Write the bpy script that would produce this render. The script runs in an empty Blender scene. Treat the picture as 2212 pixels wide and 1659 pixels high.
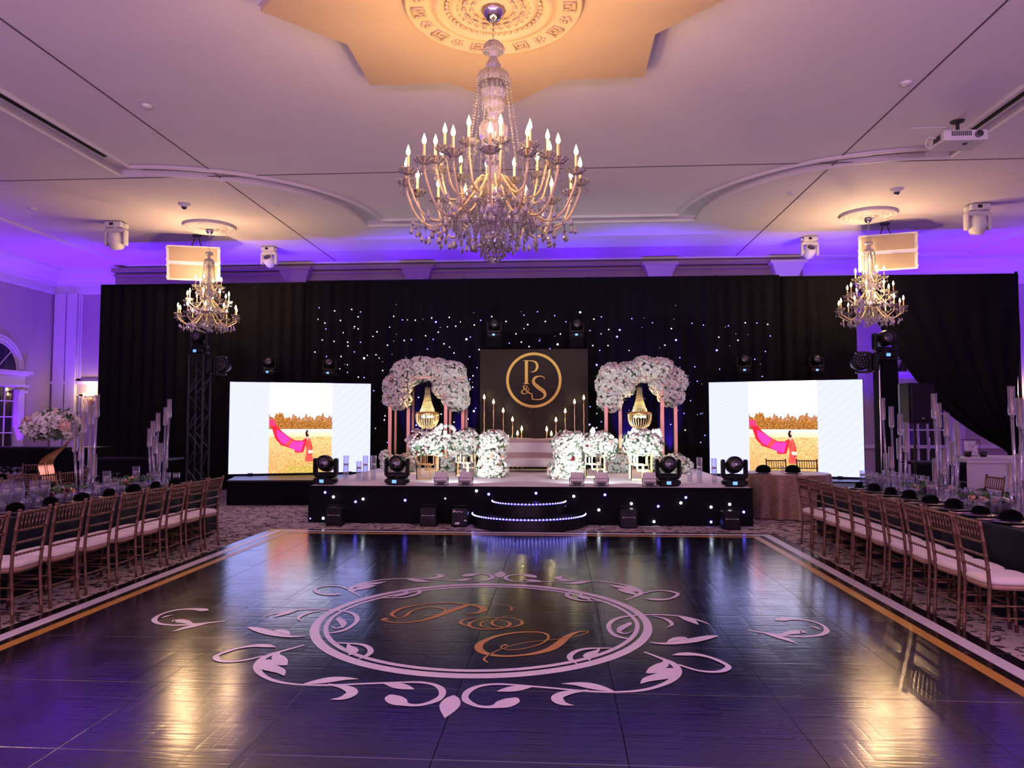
import bpy, bmesh, math, random
from mathutils import Vector, Matrix
from mathutils.geometry import tessellate_polygon
R = math.radians
PI = math.pi
random.seed(11)
scn = bpy.context.scene
COL = scn.collection

# ------------------------------------------------------------------ camera
FPX, PCX, PCY, CAMZ = 1580.0, 1106.0, 829.5, 1.66
PHI = math.atan(82.5 / FPX)
PSI = math.atan(101 * math.cos(PHI) / FPX)
cam_data = bpy.data.cameras.new('camera')
cam_data.sensor_width = 36
cam_data.lens = 36 * FPX / 2212
cam_data.clip_end = 200
cam = bpy.data.objects.new('camera', cam_data)
cam.location = (0, 0, CAMZ)
cam.rotation_euler = (PI / 2 + PHI, 0, PSI)
COL.objects.link(cam)
scn.camera = cam
_r = Vector((math.cos(PSI), math.sin(PSI), 0))
_f = Vector((-math.sin(PSI) * math.cos(PHI), math.cos(PSI) * math.cos(PHI), math.sin(PHI)))
_u = _r.cross(_f)


def at(x, y, X=None, Y=None, Z=None):
    """photo pixel -> point where its ray meets the plane X=, Y= or Z="""
    d = _r * ((x - PCX) / FPX) - _u * ((y - PCY) / FPX) + _f
    if X is not None:
        t = X / d.x
    elif Y is not None:
        t = Y / d.y
    else:
        t = (Z - CAMZ) / d.z
    return Vector((0, 0, CAMZ)) + d * t


# ------------------------------------------------------------------ world, view, big lights
w = bpy.data.worlds.new('world')
scn.world = w
w.use_nodes = True
w.node_tree.nodes['Background'].inputs[0].default_value = (0.35, 0.25, 0.5, 1)
w.node_tree.nodes['Background'].inputs[1].default_value = 0.02
vs = scn.view_settings
vs.view_transform = 'Standard'
vs.look = 'None'
vs.exposure = 0.0
vs.gamma = 1.0
vs.use_curve_mapping = False
try:
    scn.cycles.use_denoising = True
    scn.cycles.adaptive_threshold = 0.045
    scn.cycles.max_bounces = 10
    scn.cycles.transmission_bounces = 8
    scn.cycles.glossy_bounces = 4
    scn.cycles.diffuse_bounces = 3
    scn.cycles.transparent_max_bounces = 32
    scn.cycles.sample_clamp_indirect = 4.0
    scn.cycles.caustics_reflective = False
    scn.cycles.caustics_refractive = False
except Exception:
    pass

PURPLE = (0.20, 0.01, 1.0)
ROOM_H = 6.07
XL, XR, YB, YF = -14.8, 13.5, 20.5, -9.0     # walls
CX0 = -0.64                                   # middle axis of the room


def area(name, loc, size, power, color, rot=(0, 0, 0), size_y=None, spread=None):
    L = bpy.data.lights.new(name, 'AREA')
    L.energy = power
    L.color = color
    L.size = size
    if size_y:
        L.shape = 'RECTANGLE'
        L.size_y = size_y
    if spread:
        L.spread = R(spread)
    o = bpy.data.objects.new(name, L)
    o.location = loc
    o.rotation_euler = rot
    COL.objects.link(o)
    return o


def point(name, loc, power, color, radius=0.05):
    L = bpy.data.lights.new(name, 'POINT')
    L.energy = power
    L.color = color
    L.shadow_soft_size = radius
    o = bpy.data.objects.new(name, L)
    o.location = loc
    COL.objects.link(o)
    return o


def spot(name, loc, target, power, color, angle=60, blend=0.6, radius=0.06):
    L = bpy.data.lights.new(name, 'SPOT')
    L.energy = power
    L.color = color
    L.spot_size = R(angle)
    L.spot_blend = blend
    L.shadow_soft_size = radius
    o = bpy.data.objects.new(name, L)
    o.location = loc
    d = Vector(target) - Vector(loc)
    o.rotation_euler = d.to_track_quat('-Z', 'Y').to_euler()
    COL.objects.link(o)
    return o


# purple LED uplights on the floor: behind the drape, and along the walls
for xx in (-13.2, -11.4, -9.4, -7.2, -5.0, -2.8, -0.6, 1.6, 3.8, 6.0, 8.2, 10.2, 12.2):
    edge = xx < -9 or xx > 7
    spot('uplight_behind_drape', (xx, 18.9, 0.15), (xx, 18.9 + (0.55 if edge else -0.1), 6.0), 1050, (0.12, 0.0, 1.0), 70 if edge else 46, 0.9)
for yy in (18.6, 15.5, 12.0, 8.0, 4.0, 0.0, -4.0, -7.5):
    for sx, xx, xw in ((1, XL + 0.45, XL), (-1, XR - 0.45, XR)):
        spot('uplight_wall', (xx, yy, 0.15), (xx, yy, 6.0), 600, (0.20, 0.01, 1.0), 85, 0.9)
for xx in (-8, -3, 2, 7):
    spot('front_fill', (xx, -8.6, 0.15), (xx, -7.0, 6.0), 5000, (0.66, 0.40, 0.86), 150, 0.9)  # lilac-pink fill added at the unseen front end to lift ceiling and chairs
# blue LED uplights washing the drape behind the arches and the left tower
for xx in (-6.75, -3.45, -2.25, 1.55, 2.55):
    spot('drape_uplight', (xx, 17.05, 0.15 if xx < -5 else 0.75), (xx, 17.33, 2.6), 900, (0.10, 0.02, 1.0), 42, 0.9, 0.04)
# warm fill points added behind the camera, where matching chandeliers would hang
WARM = (1.0, 0.60, 0.30)
for xx in (-7.83, 6.55):
    point('warm_fill_behind', (xx, -1.6, 4.2), 230, WARM, 0.4)

# ------------------------------------------------------------------ materials
MATS = {}


def mat(name, col=(0.5, 0.5, 0.5), rough=0.5, metal=0.0, trans=0.0, ior=1.45, emit=None, es=0.0,
        noise=0.06, nscale=8.0, bump=0.0, bscale=60.0, coat=0.0, sheen=0.0, spec=0.5, alpha=1.0):
    if name in MATS:
        return MATS[name]
    m = bpy.data.materials.new(name)
    m.use_nodes = True
    nt = m.node_tree
    b = nt.nodes['Principled BSDF']
    b.inputs['Roughness'].default_value = rough
    b.inputs['Metallic'].default_value = metal
    b.inputs['Transmission Weight'].default_value = trans
    b.inputs['IOR'].default_value = ior
    b.inputs['Coat Weight'].default_value = coat
    b.inputs['Sheen Weight'].default_value = sheen
    b.inputs['Specular IOR Level'].default_value = spec
    b.inputs['Alpha'].default_value = alpha
    b.inputs['Base Color'].default_value = (*col, 1)
    if noise > 0 and trans == 0:
        tc = nt.nodes.new('ShaderNodeTexCoord')
        n = nt.nodes.new('ShaderNodeTexNoise')
        n.inputs['Scale'].default_value = nscale
        n.inputs['Detail'].default_value = 4
        mx = nt.nodes.new('ShaderNodeMix')
        mx.data_type = 'RGBA'
        nt.links.new(tc.outputs['Object'], n.inputs['Vector'])
        nt.links.new(n.outputs['Fac'], mx.inputs[0])
        mx.inputs[6].default_value = (*[max(0, c * (1 - noise)) for c in col], 1)
        mx.inputs[7].default_value = (*[min(1, c * (1 + noise)) for c in col], 1)
        nt.links.new(mx.outputs[2], b.inputs['Base Color'])
        if bump > 0:
            n2 = nt.nodes.new('ShaderNodeTexNoise')
            n2.inputs['Scale'].default_value = bscale
            bp = nt.nodes.new('ShaderNodeBump')
            bp.inputs['Strength'].default_value = bump
            bp.inputs['Distance'].default_value = 0.01
            nt.links.new(tc.outputs['Object'], n2.inputs['Vector'])
            nt.links.new(n2.outputs['Fac'], bp.inputs['Height'])
            nt.links.new(bp.outputs['Normal'], b.inputs['Normal'])
    if emit:
        b.inputs['Emission Color'].default_value = (*emit, 1)
        b.inputs['Emission Strength'].default_value = es
    MATS[name] = m
    return m


def nosample(m):
    try:
        m.cycles.emission_sampling = 'NONE'
    except Exception:
        pass
    return m


M_CEIL = mat('ceiling_paint', (0.74, 0.68, 0.72), 0.8, noise=0.03, nscale=2)
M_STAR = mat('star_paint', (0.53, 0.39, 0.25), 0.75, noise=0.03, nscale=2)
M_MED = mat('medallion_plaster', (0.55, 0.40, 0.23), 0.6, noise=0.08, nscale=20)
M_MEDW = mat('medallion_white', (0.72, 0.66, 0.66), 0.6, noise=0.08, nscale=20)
M_TRIM = mat('white_trim', (0.72, 0.68, 0.70), 0.5, noise=0.03)
M_WALL = mat('wall_paint', (0.46, 0.38, 0.42), 0.75, noise=0.04, nscale=3)
M_TAUPE = mat('header_taupe', (0.30, 0.23, 0.21), 0.7, noise=0.06, nscale=3)  # header tone, darker than the cornices beside it
M_BLACKCLOTH = mat('black_drape', (0.0035, 0.0032, 0.006), 0.9, spec=0.15, noise=0.2, nscale=5, bump=0.1, bscale=30)
M_NAVY = mat('dark_tablecloth', (0.0045, 0.0055, 0.013), 0.55, noise=0.25, nscale=4, spec=0.2)
M_BLACK = mat('black_plastic', (0.005, 0.005, 0.006), 0.42, spec=0.3, noise=0.1)
M_BLACKG = mat('black_gloss', (0.010, 0.010, 0.011), 0.12, noise=0.1)
M_DGREY = mat('dark_grey_plastic', (0.022, 0.022, 0.024), 0.4, noise=0.1)
M_LENS = mat('lens_glass', (0.02, 0.02, 0.025), 0.05, noise=0.1, spec=1.0, coat=1.0)
M_WHITEP = mat('white_plastic', (0.72, 0.70, 0.70), 0.35, noise=0.03)
M_GRILLE = mat('speaker_grille_tan', (0.42, 0.33, 0.25), 0.7, noise=0.2, nscale=90, bump=0.4, bscale=200)
M_CHROME = mat('chrome', (0.75, 0.72, 0.75), 0.12, 1.0, noise=0.03)
M_STEEL = mat('truss_metal', (0.010, 0.010, 0.012), 0.45, 0.3, noise=0.1)
M_GOLD = mat('gold_metal', (0.80, 0.52, 0.22), 0.28, 1.0, noise=0.06)
M_ROSEG = mat('rose_gold_metal', (0.66, 0.43, 0.26), 0.32, 1.0, noise=0.06)
M_CHAIR = mat('chair_copper_paint', (0.165, 0.082, 0.050), 0.30, 0.35, noise=0.14, nscale=30)
M_CUSHION = mat('ivory_cushion', (0.78, 0.68, 0.62), 0.7, noise=0.04, sheen=0.2, bump=0.05, bscale=150)
M_PIPING = mat('seat_apron', (0.33, 0.18, 0.13), 0.4, 0.2, noise=0.1)
M_CRYSTAL = mat('crystal', (1.0, 0.97, 0.93), 0.01, trans=0.86, ior=1.6)
M_LITBEAD = mat('warm_lit_bead', (1.0, 0.84, 0.55), 0.08, trans=0.45, ior=1.6)  # crystal beads, the lamp's gold glow put into their colour
M_ARMGLASS = mat('warm_lit_arm_glass', (1.0, 0.78, 0.45), 0.06, trans=0.5, ior=1.55)  # glass arms, the bulbs' warm light put into the tint
M_CANDLE = mat('white_candle_wax', (0.82, 0.74, 0.70), 0.5, noise=0.03)
M_TAPER = mat('tan_taper_wax', (0.42, 0.30, 0.25), 0.55, noise=0.05)
M_SLEEVE = mat('candle_sleeve', (0.85, 0.58, 0.24), 0.5, noise=0.05)
M_BULB = mat('warm_bulb', (1, 0.8, 0.5), 0.4, emit=(1.0, 0.66, 0.26), es=14, noise=0)
M_BULB_S = mat('warm_bulb_small', (1, 0.8, 0.5), 0.4, emit=(1.0, 0.70, 0.30), es=32, noise=0)
M_FLAME = nosample(mat('led_flame', (1, 0.8, 0.5), 0.4, emit=(1.0, 0.80, 0.36), es=6, noise=0))
M_STARW = nosample(mat('star_led_white', (1, 1, 1), 0.4, emit=(0.8, 0.9, 1.0), es=9, noise=0))
M_STARB = nosample(mat('star_led_blue', (0.3, 0.3, 1), 0.4, emit=(0.12, 0.10, 1.0), es=10, noise=0))
M_STARD = nosample(mat('star_led_dim', (1, 1, 1), 0.4, emit=(0.5, 0.55, 0.9), es=1.2, noise=0))
M_STEPLED = nosample(mat('step_led', (0.6, 0.6, 1), 0.4, emit=(0.45, 0.42, 1.0), es=9, noise=0))
M_STEPSTRIP = mat('step_led_strip', (0.1, 0.1, 0.8), 0.4, emit=(0.05, 0.03, 1.0), es=2.5, noise=0)
M_DISPLAY = nosample(mat('blue_display', (0.2, 0.5, 0.9), 0.4, emit=(0.16, 0.45, 1.0), es=1.1, noise=0))
M_STAGETOP = mat('stage_carpet', (0.86, 0.78, 0.84), 0.85, noise=0.08, nscale=14, bump=0.2, bscale=120)
M_PETALW = mat('white_petal', (0.80, 0.80, 0.74), 0.6, noise=0.08, nscale=12)
M_PETALP = mat('blush_petal', (0.82, 0.56, 0.52), 0.6, noise=0.1, nscale=12)
M_PETALR = mat('burgundy_petal', (0.16, 0.008, 0.015), 0.55, noise=0.2, nscale=12)
M_PETALC = mat('peach_petal', (0.86, 0.47, 0.34), 0.6, noise=0.1, nscale=12)
M_LEAF = mat('leaf_green', (0.055, 0.13, 0.045), 0.5, noise=0.3, nscale=10)
M_LEAFG = mat('sage_leaf', (0.16, 0.22, 0.15), 0.55, noise=0.25, nscale=10)
M_SOFA = mat('white_velvet', (0.80, 0.74, 0.74), 0.7, noise=0.05, sheen=0.3)
M_SOFAP = mat('blush_velvet', (0.55, 0.38, 0.38), 0.7, noise=0.06, sheen=0.3)
M_NAPKIN = mat('black_napkin', (0.004, 0.004, 0.005), 0.85, noise=0.2, spec=0.15)
M_PLATE = mat('charger_black_gold', (0.10, 0.07, 0.06), 0.25, 0.3, noise=0.1)
M_MENU = mat('blush_menu_card', (0.70, 0.48, 0.42), 0.6, noise=0.03)
M_DECALW = mat('white_vinyl', (0.70, 0.63, 0.68), 0.28, noise=0.05, nscale=6)
M_DECALG = mat('gold_vinyl', (0.50, 0.25, 0.045), 0.30, noise=0.08, nscale=6)
M_PANEL = mat('bronze_panel', (0.015, 0.0095, 0.007), 0.5, spec=0.25, noise=0.25, nscale=1.5, bump=0.03, bscale=3)
M_GOLDPRINT = mat('gold_print', (0.60, 0.42, 0.08), 0.4, 0.3, noise=0.08, nscale=6)
M_SEAM = mat('ceiling_joint', (0.10, 0.07, 0.09), 0.8)
M_BLACKHOLE = mat('dark_slot', (0.004, 0.004, 0.004), 0.9)
M_DARKGLASS = mat('night_window_glass', (0.006, 0.006, 0.012), 0.06, noise=0.1, coat=0.5)
M_PAPER = mat('paper_white', (0.75, 0.72, 0.75), 0.6, noise=0.03)
M_INK = mat('brown_ink', (0.20, 0.08, 0.05), 0.6)
M_WOOD = mat('folding_table_wood', (0.25, 0.16, 0.1), 0.6, noise=0.2)


def thin_glass(name, tint, base, edge, rough=0.02):
    """thin-walled clear glass: sees through, reflects more towards its edges"""
    m = bpy.data.materials.new(name)
    m.use_nodes = True
    nt = m.node_tree
    nt.nodes.remove(nt.nodes['Principled BSDF'])
    tr = nt.nodes.new('ShaderNodeBsdfTransparent')
    tr.inputs['Color'].default_value = (*tint, 1)
    gl = nt.nodes.new('ShaderNodeBsdfGlossy')
    gl.inputs['Roughness'].default_value = rough
    gl.inputs['Color'].default_value = (1, 1, 1, 1)
    lw = nt.nodes.new('ShaderNodeLayerWeight')
    lw.inputs['Blend'].default_value = 0.22
    mr = nt.nodes.new('ShaderNodeMapRange')
    mr.inputs['To Min'].default_value = base
    mr.inputs['To Max'].default_value = edge
    mx = nt.nodes.new('ShaderNodeMixShader')
    nt.links.new(lw.outputs['Facing'], mr.inputs['Value'])
    nt.links.new(mr.outputs['Result'], mx.inputs['Fac'])
    nt.links.new(tr.outputs[0], mx.inputs[1])
    nt.links.new(gl.outputs[0], mx.inputs[2])
    nt.links.new(mx.outputs[0], nt.nodes['Material Output'].inputs['Surface'])
    return m


M_GLASS = thin_glass('clear_glass', (0.95, 0.95, 0.97), 0.03, 0.8, 0.04)
M_ACRYLIC = thin_glass('acrylic_rod', (0.85, 0.84, 0.9), 0.22, 0.95, 0.10)
M_WATER = thin_glass('water', (0.93, 0.94, 0.97), 0.03, 0.4)


def lace_material():
    m = bpy.data.materials.new('tan_pintuck_cloth')
    m.use_nodes = True
    nt = m.node_tree
    b = nt.nodes['Principled BSDF']
    tc = nt.nodes.new('ShaderNodeTexCoord')
    v = nt.nodes.new('ShaderNodeTexVoronoi')
    v.feature = 'DISTANCE_TO_EDGE'
    v.inputs['Scale'].default_value = 12
    nz = nt.nodes.new('ShaderNodeTexNoise')
    nz.inputs['Scale'].default_value = 5
    cr = nt.nodes.new('ShaderNodeValToRGB')
    cr.color_ramp.elements[0].position = 0.0
    cr.color_ramp.elements[0].color = (0.11, 0.055, 0.035, 1)
    cr.color_ramp.elements[1].position = 0.045
    cr.color_ramp.elements[1].color = (0.26, 0.15, 0.095, 1)
    bp = nt.nodes.new('ShaderNodeBump')
    bp.inputs['Strength'].default_value = 0.35
    bp.inputs['Distance'].default_value = 0.02
    nt.links.new(tc.outputs['Object'], v.inputs['Vector'])
    nt.links.new(v.outputs['Distance'], cr.inputs['Fac'])
    nt.links.new(cr.outputs['Color'], b.inputs['Base Color'])
    nt.links.new(v.outputs['Distance'], bp.inputs['Height'])
    nt.links.new(bp.outputs['Normal'], b.inputs['Normal'])
    b.inputs['Roughness'].default_value = 0.42
    b.inputs['Sheen Weight'].default_value = 0.3
    return m


def carpet_material():
    m = bpy.data.materials.new('patterned_carpet')
    m.use_nodes = True
    nt = m.node_tree
    b = nt.nodes['Principled BSDF']
    b.inputs['Roughness'].default_value = 0.95
    b.inputs['Specular IOR Level'].default_value = 0.1
    tc = nt.nodes.new('ShaderNodeTexCoord')
    nz = nt.nodes.new('ShaderNodeTexNoise')
    nz.inputs['Scale'].default_value = 9
    nz.inputs['Detail'].default_value = 3
    add = nt.nodes.new('ShaderNodeMix')
    add.data_type = 'RGBA'
    add.blend_type = 'LINEAR_LIGHT'
    add.inputs[0].default_value = 0.16
    v = nt.nodes.new('ShaderNodeTexVoronoi')
    v.inputs['Scale'].default_value = 8.5
    v.inputs['Randomness'].default_value = 0.75
    mp = nt.nodes.new('ShaderNodeMapping')
    mp.inputs['Scale'].default_value = (0.75, 1.15, 1)
    cr = nt.nodes.new('ShaderNodeValToRGB')
    e = cr.color_ramp.elements
    e[0].position = 0.36
    e[0].color = (0.06, 0.038, 0.045, 1)
    e[1].position = 0.50
    e[1].color = (0.62, 0.50, 0.50, 1)
    n2 = nt.nodes.new('ShaderNodeTexNoise')
    n2.inputs['Scale'].default_value = 60
    mul = nt.nodes.new('ShaderNodeMix')
    mul.data_type = 'RGBA'
    mul.blend_type = 'MULTIPLY'
    mul.inputs[0].default_value = 0.5
    L = nt.links.new
    L(tc.outputs['Object'], nz.inputs['Vector'])
    L(tc.outputs['Object'], mp.inputs['Vector'])
    L(mp.outputs['Vector'], add.inputs[6])
    L(nz.outputs['Color'], add.inputs[7])
    L(add.outputs[2], v.inputs['Vector'])
    L(v.outputs['Distance'], cr.inputs['Fac'])
    L(tc.outputs['Object'], n2.inputs['Vector'])
    L(cr.outputs['Color'], mul.inputs[6])
    L(n2.outputs['Color'], mul.inputs[7])
    L(mul.outputs[2], b.inputs['Base Color'])
    bp = nt.nodes.new('ShaderNodeBump')
    bp.inputs['Strength'].default_value = 0.4
    L(n2.outputs['Fac'], bp.inputs['Height'])
    L(bp.outputs['Normal'], b.inputs['Normal'])
    return m


def dancefloor_material():
    """glossy black vinyl over basket-weave parquet: the slats show as relief"""
    m = bpy.data.materials.new('glossy_black_vinyl')
    m.use_nodes = True
    nt = m.node_tree
    b = nt.nodes['Principled BSDF']
    b.inputs['Base Color'].default_value = (0.006, 0.005, 0.008, 1)
    b.inputs['IOR'].default_value = 1.75
    L = nt.links.new
    N = nt.nodes.new
    tc = N('ShaderNodeNewGeometry')
    sep = N('ShaderNodeSeparateXYZ')
    L(tc.outputs['Position'], sep.inputs[0])

    def math_(op, a, bb=None):
        n = N('ShaderNodeMath')
        n.operation = op
        for i, vv in enumerate((a, bb)):
            if vv is None:
                continue
            if isinstance(vv, (int, float)):
                n.inputs[i].default_value = vv
            else:
                L(vv, n.inputs[i])
        return n.outputs[0]
    S = 1 / 0.305
    gx, gy = math_('MULTIPLY', sep.outputs[0], S), math_('MULTIPLY', sep.outputs[1], S)
    chk = math_('PINGPONG', math_('ADD', math_('FLOOR', gx), math_('FLOOR', gy)), 1.0)
    def ridge(g, k):
        fr = math_('FRACT', math_('MULTIPLY', g, k))
        d = math_('ABSOLUTE', math_('SUBTRACT', fr, 0.5))
        return math_('SMOOTH_MIN', math_('MULTIPLY', math_('SUBTRACT', 0.5, d), 9.0), 1.0)
    rx, ry = ridge(gx, 4), ridge(gy, 4)
    bx, by = ridge(gx, 1), ridge(gy, 1)
    mix = N('ShaderNodeMix')
    L(chk, mix.inputs[0])
    L(rx, mix.inputs[2])
    L(ry, mix.inputs[3])
    edge = math_('MINIMUM', bx, by)
    h = math_('ADD', math_('MULTIPLY', mix.outputs[0], 0.4), math_('MULTIPLY', edge, 0.6))
    nz = N('ShaderNodeTexNoise')
    nz.inputs['Scale'].default_value = 3.0
    nz.inputs['Detail'].default_value = 6
    L(tc.outputs['Position'], nz.inputs['Vector'])
    mp = N('ShaderNodeMapping')
    mp.inputs['Scale'].default_value = (1.2, 9, 1)
    L(tc.outputs['Position'], mp.inputs['Vector'])
    nz2 = N('ShaderNodeTexNoise')
    nz2.inputs['Scale'].default_value = 5.0
    nz2.inputs['Detail'].default_value = 3
    L(mp.outputs['Vector'], nz2.inputs['Vector'])
    hh = math_('ADD', math_('MULTIPLY', h, 0.5), math_('ADD', math_('MULTIPLY', nz.outputs['Fac'], 0.8), math_('MULTIPLY', nz2.outputs['Fac'], 0.85)))
    bp = N('ShaderNodeBump')
    bp.inputs['Strength'].default_value = 0.35
    bp.inputs['Distance'].default_value = 0.0025
    L(hh, bp.inputs['Height'])
    L(bp.outputs['Normal'], b.inputs['Normal'])
    rr = math_('ADD', math_('MULTIPLY', nz.outputs['Fac'], 0.14), 0.10)
    L(rr, b.inputs['Roughness'])
    return m


M_LACE = lace_material()
M_CARPET = carpet_material()
M_FLOOR = dancefloor_material()


# ------------------------------------------------------------------ mesh helpers
class MB:
    def __init__(s):
        s.v, s.f = [], []

    def add(s, vs_, fs_):
        o = len(s.v)
        s.v += [tuple(p) for p in vs_]
        s.f += [tuple(i + o for i in f) for f in fs_]
        return s

    def box(s, c, d, rz=0.0, taper=1.0, M=None):
        x, y, z = [k / 2 for k in d]
        pts = []
        for sz in (-1, 1):
            k = taper if sz > 0 else 1
            for sx, sy in ((-1, -1), (1, -1), (1, 1), (-1, 1)):
                p = Vector((sx * x * k, sy * y * k, sz * z))
                if rz:
                    p.rotate(Matrix.Rotation(rz, 3, 'Z'))
                if M is not None:
                    p = M @ p
                pts.append(p + Vector(c))
        return s.add(pts, [(3, 2, 1, 0), (4, 5, 6, 7), (0, 1, 5, 4), (1, 2, 6, 5), (2, 3, 7, 6), (3, 0, 4, 7)])

    def bevbox(s, c, d, r):
        """box with chamfered vertical and top edges"""
        x, y, z = [k / 2 for k in d]
        def loop(ix, zz):
            a, b_ = x - ix, y - ix
            q = max(r - ix, r * 0.35)
            return [(-a + q, -b_, zz), (a - q, -b_, zz), (a, -b_ + q, zz), (a, b_ - q, zz), (a - q, b_, zz), (-a + q, b_, zz), (-a, b_ - q, zz), (-a, -b_ + q, zz)]
        loops = [loop(r * .6, -z), loop(0, -z + r), loop(0, z - r), loop(r * .6, z)]
        pts = [tuple(p[i] + c[i] for i in range(3)) for l in loops for p in l]
        fs = [tuple(range(7, -1, -1)), tuple(range(24, 32))]
        for k in range(3):
            for i in range(8):
                fs.append((k * 8 + i, k * 8 + (i + 1) % 8, k * 8 + 8 + (i + 1) % 8, k * 8 + 8 + i))
        return s.add(pts, fs)

    def tube(s, pts, rad, n=8, cap=True):
        pts = [Vector(p) for p in pts]
        if not isinstance(rad, (list, tuple)):
            rad = [rad] * len(pts)
        vs_, fs_ = [], []
        t0 = (pts[1] - pts[0]).normalized()
        a = Vector((0, 0, 1)) if abs(t0.z) < 0.9 else Vector((1, 0, 0))
        nrm = (a - t0 * a.dot(t0)).normalized()
        for i, p in enumerate(pts):
            t = (pts[min(i + 1, len(pts) - 1)] - pts[max(i - 1, 0)])
            if t.length < 1e-9:
                t = t0
            t = t.normalized()
            nrm = nrm - t * nrm.dot(t)
            nrm = nrm.normalized() if nrm.length > 1e-6 else t.orthogonal().normalized()
            bn = t.cross(nrm)
            for k in range(n):
                an = 2 * PI * k / n
                vs_.append(p + (nrm * math.cos(an) + bn * math.sin(an)) * rad[i])
        for i in range(len(pts) - 1):
            for k in range(n):
                fs_.append((i * n + k, i * n + (k + 1) % n, (i + 1) * n + (k + 1) % n, (i + 1) * n + k))
        if cap:
            fs_.append(tuple(range(n - 1, -1, -1)))
            fs_.append(tuple(range((len(pts) - 1) * n, len(pts) * n)))
        return s.add(vs_, fs_)

    def cyl(s, p0, p1, r0, r1=None, n=12, cap=True):
        return s.tube([p0, p1], [r0, r0 if r1 is None else r1], n, cap)

    def lathe(s, prof, n=16, c=(0, 0, 0), scallop=0, samp=0.0):
        vs_, fs_ = [], []
        for r, z in prof:
            for k in range(n):
                an = 2 * PI * k / n
                rr = r * (1 + samp * math.cos(scallop * an)) if scallop else r
                vs_.append((c[0] + rr * math.cos(an), c[1] + rr * math.sin(an), c[2] + z))
        for i in range(len(prof) - 1):
            for k in range(n):
                fs_.append((i * n + k, i * n + (k + 1) % n, (i + 1) * n + (k + 1) % n, (i + 1) * n + k))
        return s.add(vs_, fs_)

    def ball(s, c, r, nu=10, nv=6, sc=(1, 1, 1)):
        vs_, fs_ = [(c[0], c[1], c[2] - r * sc[2])], []
        for j in range(1, nv):
            th = -PI / 2 + PI * j / nv
            for k in range(nu):
                a = 2 * PI * k / nu
                vs_.append((c[0] + r * sc[0] * math.cos(th) * math.cos(a), c[1] + r * sc[1] * math.cos(th) * math.sin(a), c[2] + r * sc[2] * math.sin(th)))
        vs_.append((c[0], c[1], c[2] + r * sc[2]))
        for k in range(nu):
            fs_.append((0, 1 + (k + 1) % nu, 1 + k))
            for j in range(nv - 2):
                a0 = 1 + j * nu
                fs_.append((a0 + k, a0 + (k + 1) % nu, a0 + nu + (k + 1) % nu, a0 + nu + k))
            fs_.append((len(vs_) - 1, 1 + (nv - 2) * nu + k, 1 + (nv - 2) * nu + (k + 1) % nu))
        return s.add(vs_, fs_)

    def octa(s, c, r, h0, h1=None):
        """bead: height h0 below and h1 above the middle"""
        h1 = h0 if h1 is None else h1
        x, y, z = c
        return s.add([(x + r, y, z), (x, y + r, z), (x - r, y, z), (x, y - r, z), (x, y, z + h1), (x, y, z - h0)],
                     [(0, 1, 4), (1, 2, 4), (2, 3, 4), (3, 0, 4), (1, 0, 5), (2, 1, 5), (3, 2, 5), (0, 3, 5)])

    def prism(s, poly, z0, z1):
        n = len(poly)
        pts = [(p[0], p[1], z0) for p in poly] + [(p[0], p[1], z1) for p in poly]
        fs = [tuple(range(n - 1, -1, -1)), tuple(range(n, 2 * n))]
        fs += [(i, (i + 1) % n, n + (i + 1) % n, n + i) for i in range(n)]
        return s.add(pts, fs)

    def sheet(s, grid):
        """grid of points [row][col]"""
        nr, nc = len(grid), len(grid[0])
        pts = [p for row in grid for p in row]
        return s.add(pts, [(i * nc + j, i * nc + j + 1, (i + 1) * nc + j + 1, (i + 1) * nc + j) for i in range(nr - 1) for j in range(nc - 1)])

    def mesh(s, name, m=None, smooth=False):
        me = bpy.data.meshes.new(name)
        me.from_pydata(s.v, [], s.f)
        if m:
            me.materials.append(m)
        if smooth:
            me.polygons.foreach_set('use_smooth', [True] * len(me.polygons))
        me.update()
        return me

    def obj(s, name, m, parent=None, smooth=False, loc=None, rot=None):
        return put(name, s.mesh(name, m, smooth), parent, loc, rot)


def put(name, me, parent=None, loc=None, rot=None, scale=None):
    o = bpy.data.objects.new(name, me)
    COL.objects.link(o)
    if parent is not None:
        o.parent = parent
    if loc is not None:
        o.location = loc
    if rot is not None:
        o.rotation_euler = rot
    if scale is not None:
        o.scale = (scale,) * 3 if isinstance(scale, (int, float)) else scale
    return o


def tag(o, label=None, cat=None, group=None, kind=None):
    if label:
        o['label'] = label
    if cat:
        o['category'] = cat
    if group:
        o['group'] = group
    if kind:
        o['kind'] = kind
    return o


def thing(name, label, cat, loc=(0, 0, 0), rz=0.0, group=None):
    o = bpy.data.objects.new(name, None)
    o.empty_display_size = 0.1
    COL.objects.link(o)
    o.location = loc
    o.rotation_euler = (0, 0, rz)
    return tag(o, label, cat, group)


def dup(root, loc, rz=None, label=None, group=None, scale=None):
    def rec(o, par):
        c = o.copy()
        COL.objects.link(c)
        if par is not None:
            c.parent = par
        for ch in o.children:
            rec(ch, c)
        return c
    r = rec(root, None)
    r.location = loc
    if rz is not None:
        r.rotation_euler = (r.rotation_euler[0], r.rotation_euler[1], rz)
    if scale:
        r.scale = (scale,) * 3
    return tag(r, label, None, group)


def struct(o):
    o['kind'] = 'structure'
    return o


def crom(pts, k=5):
    """Catmull-Rom through tuples of any length"""
    out = []
    P = [pts[0]] + list(pts) + [pts[-1]]
    for i in range(1, len(P) - 2):
        for j in range(k):
            t = j / k
            out.append(tuple(0.5 * (2 * b + (c - a) * t + (2 * a - 5 * b + 4 * c - d) * t * t + (3 * b - a - 3 * c + d) * t ** 3)
                             for a, b, c, d in zip(P[i - 1], P[i], P[i + 1], P[i + 2])))
    out.append(tuple(pts[-1]))
    return out


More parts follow.
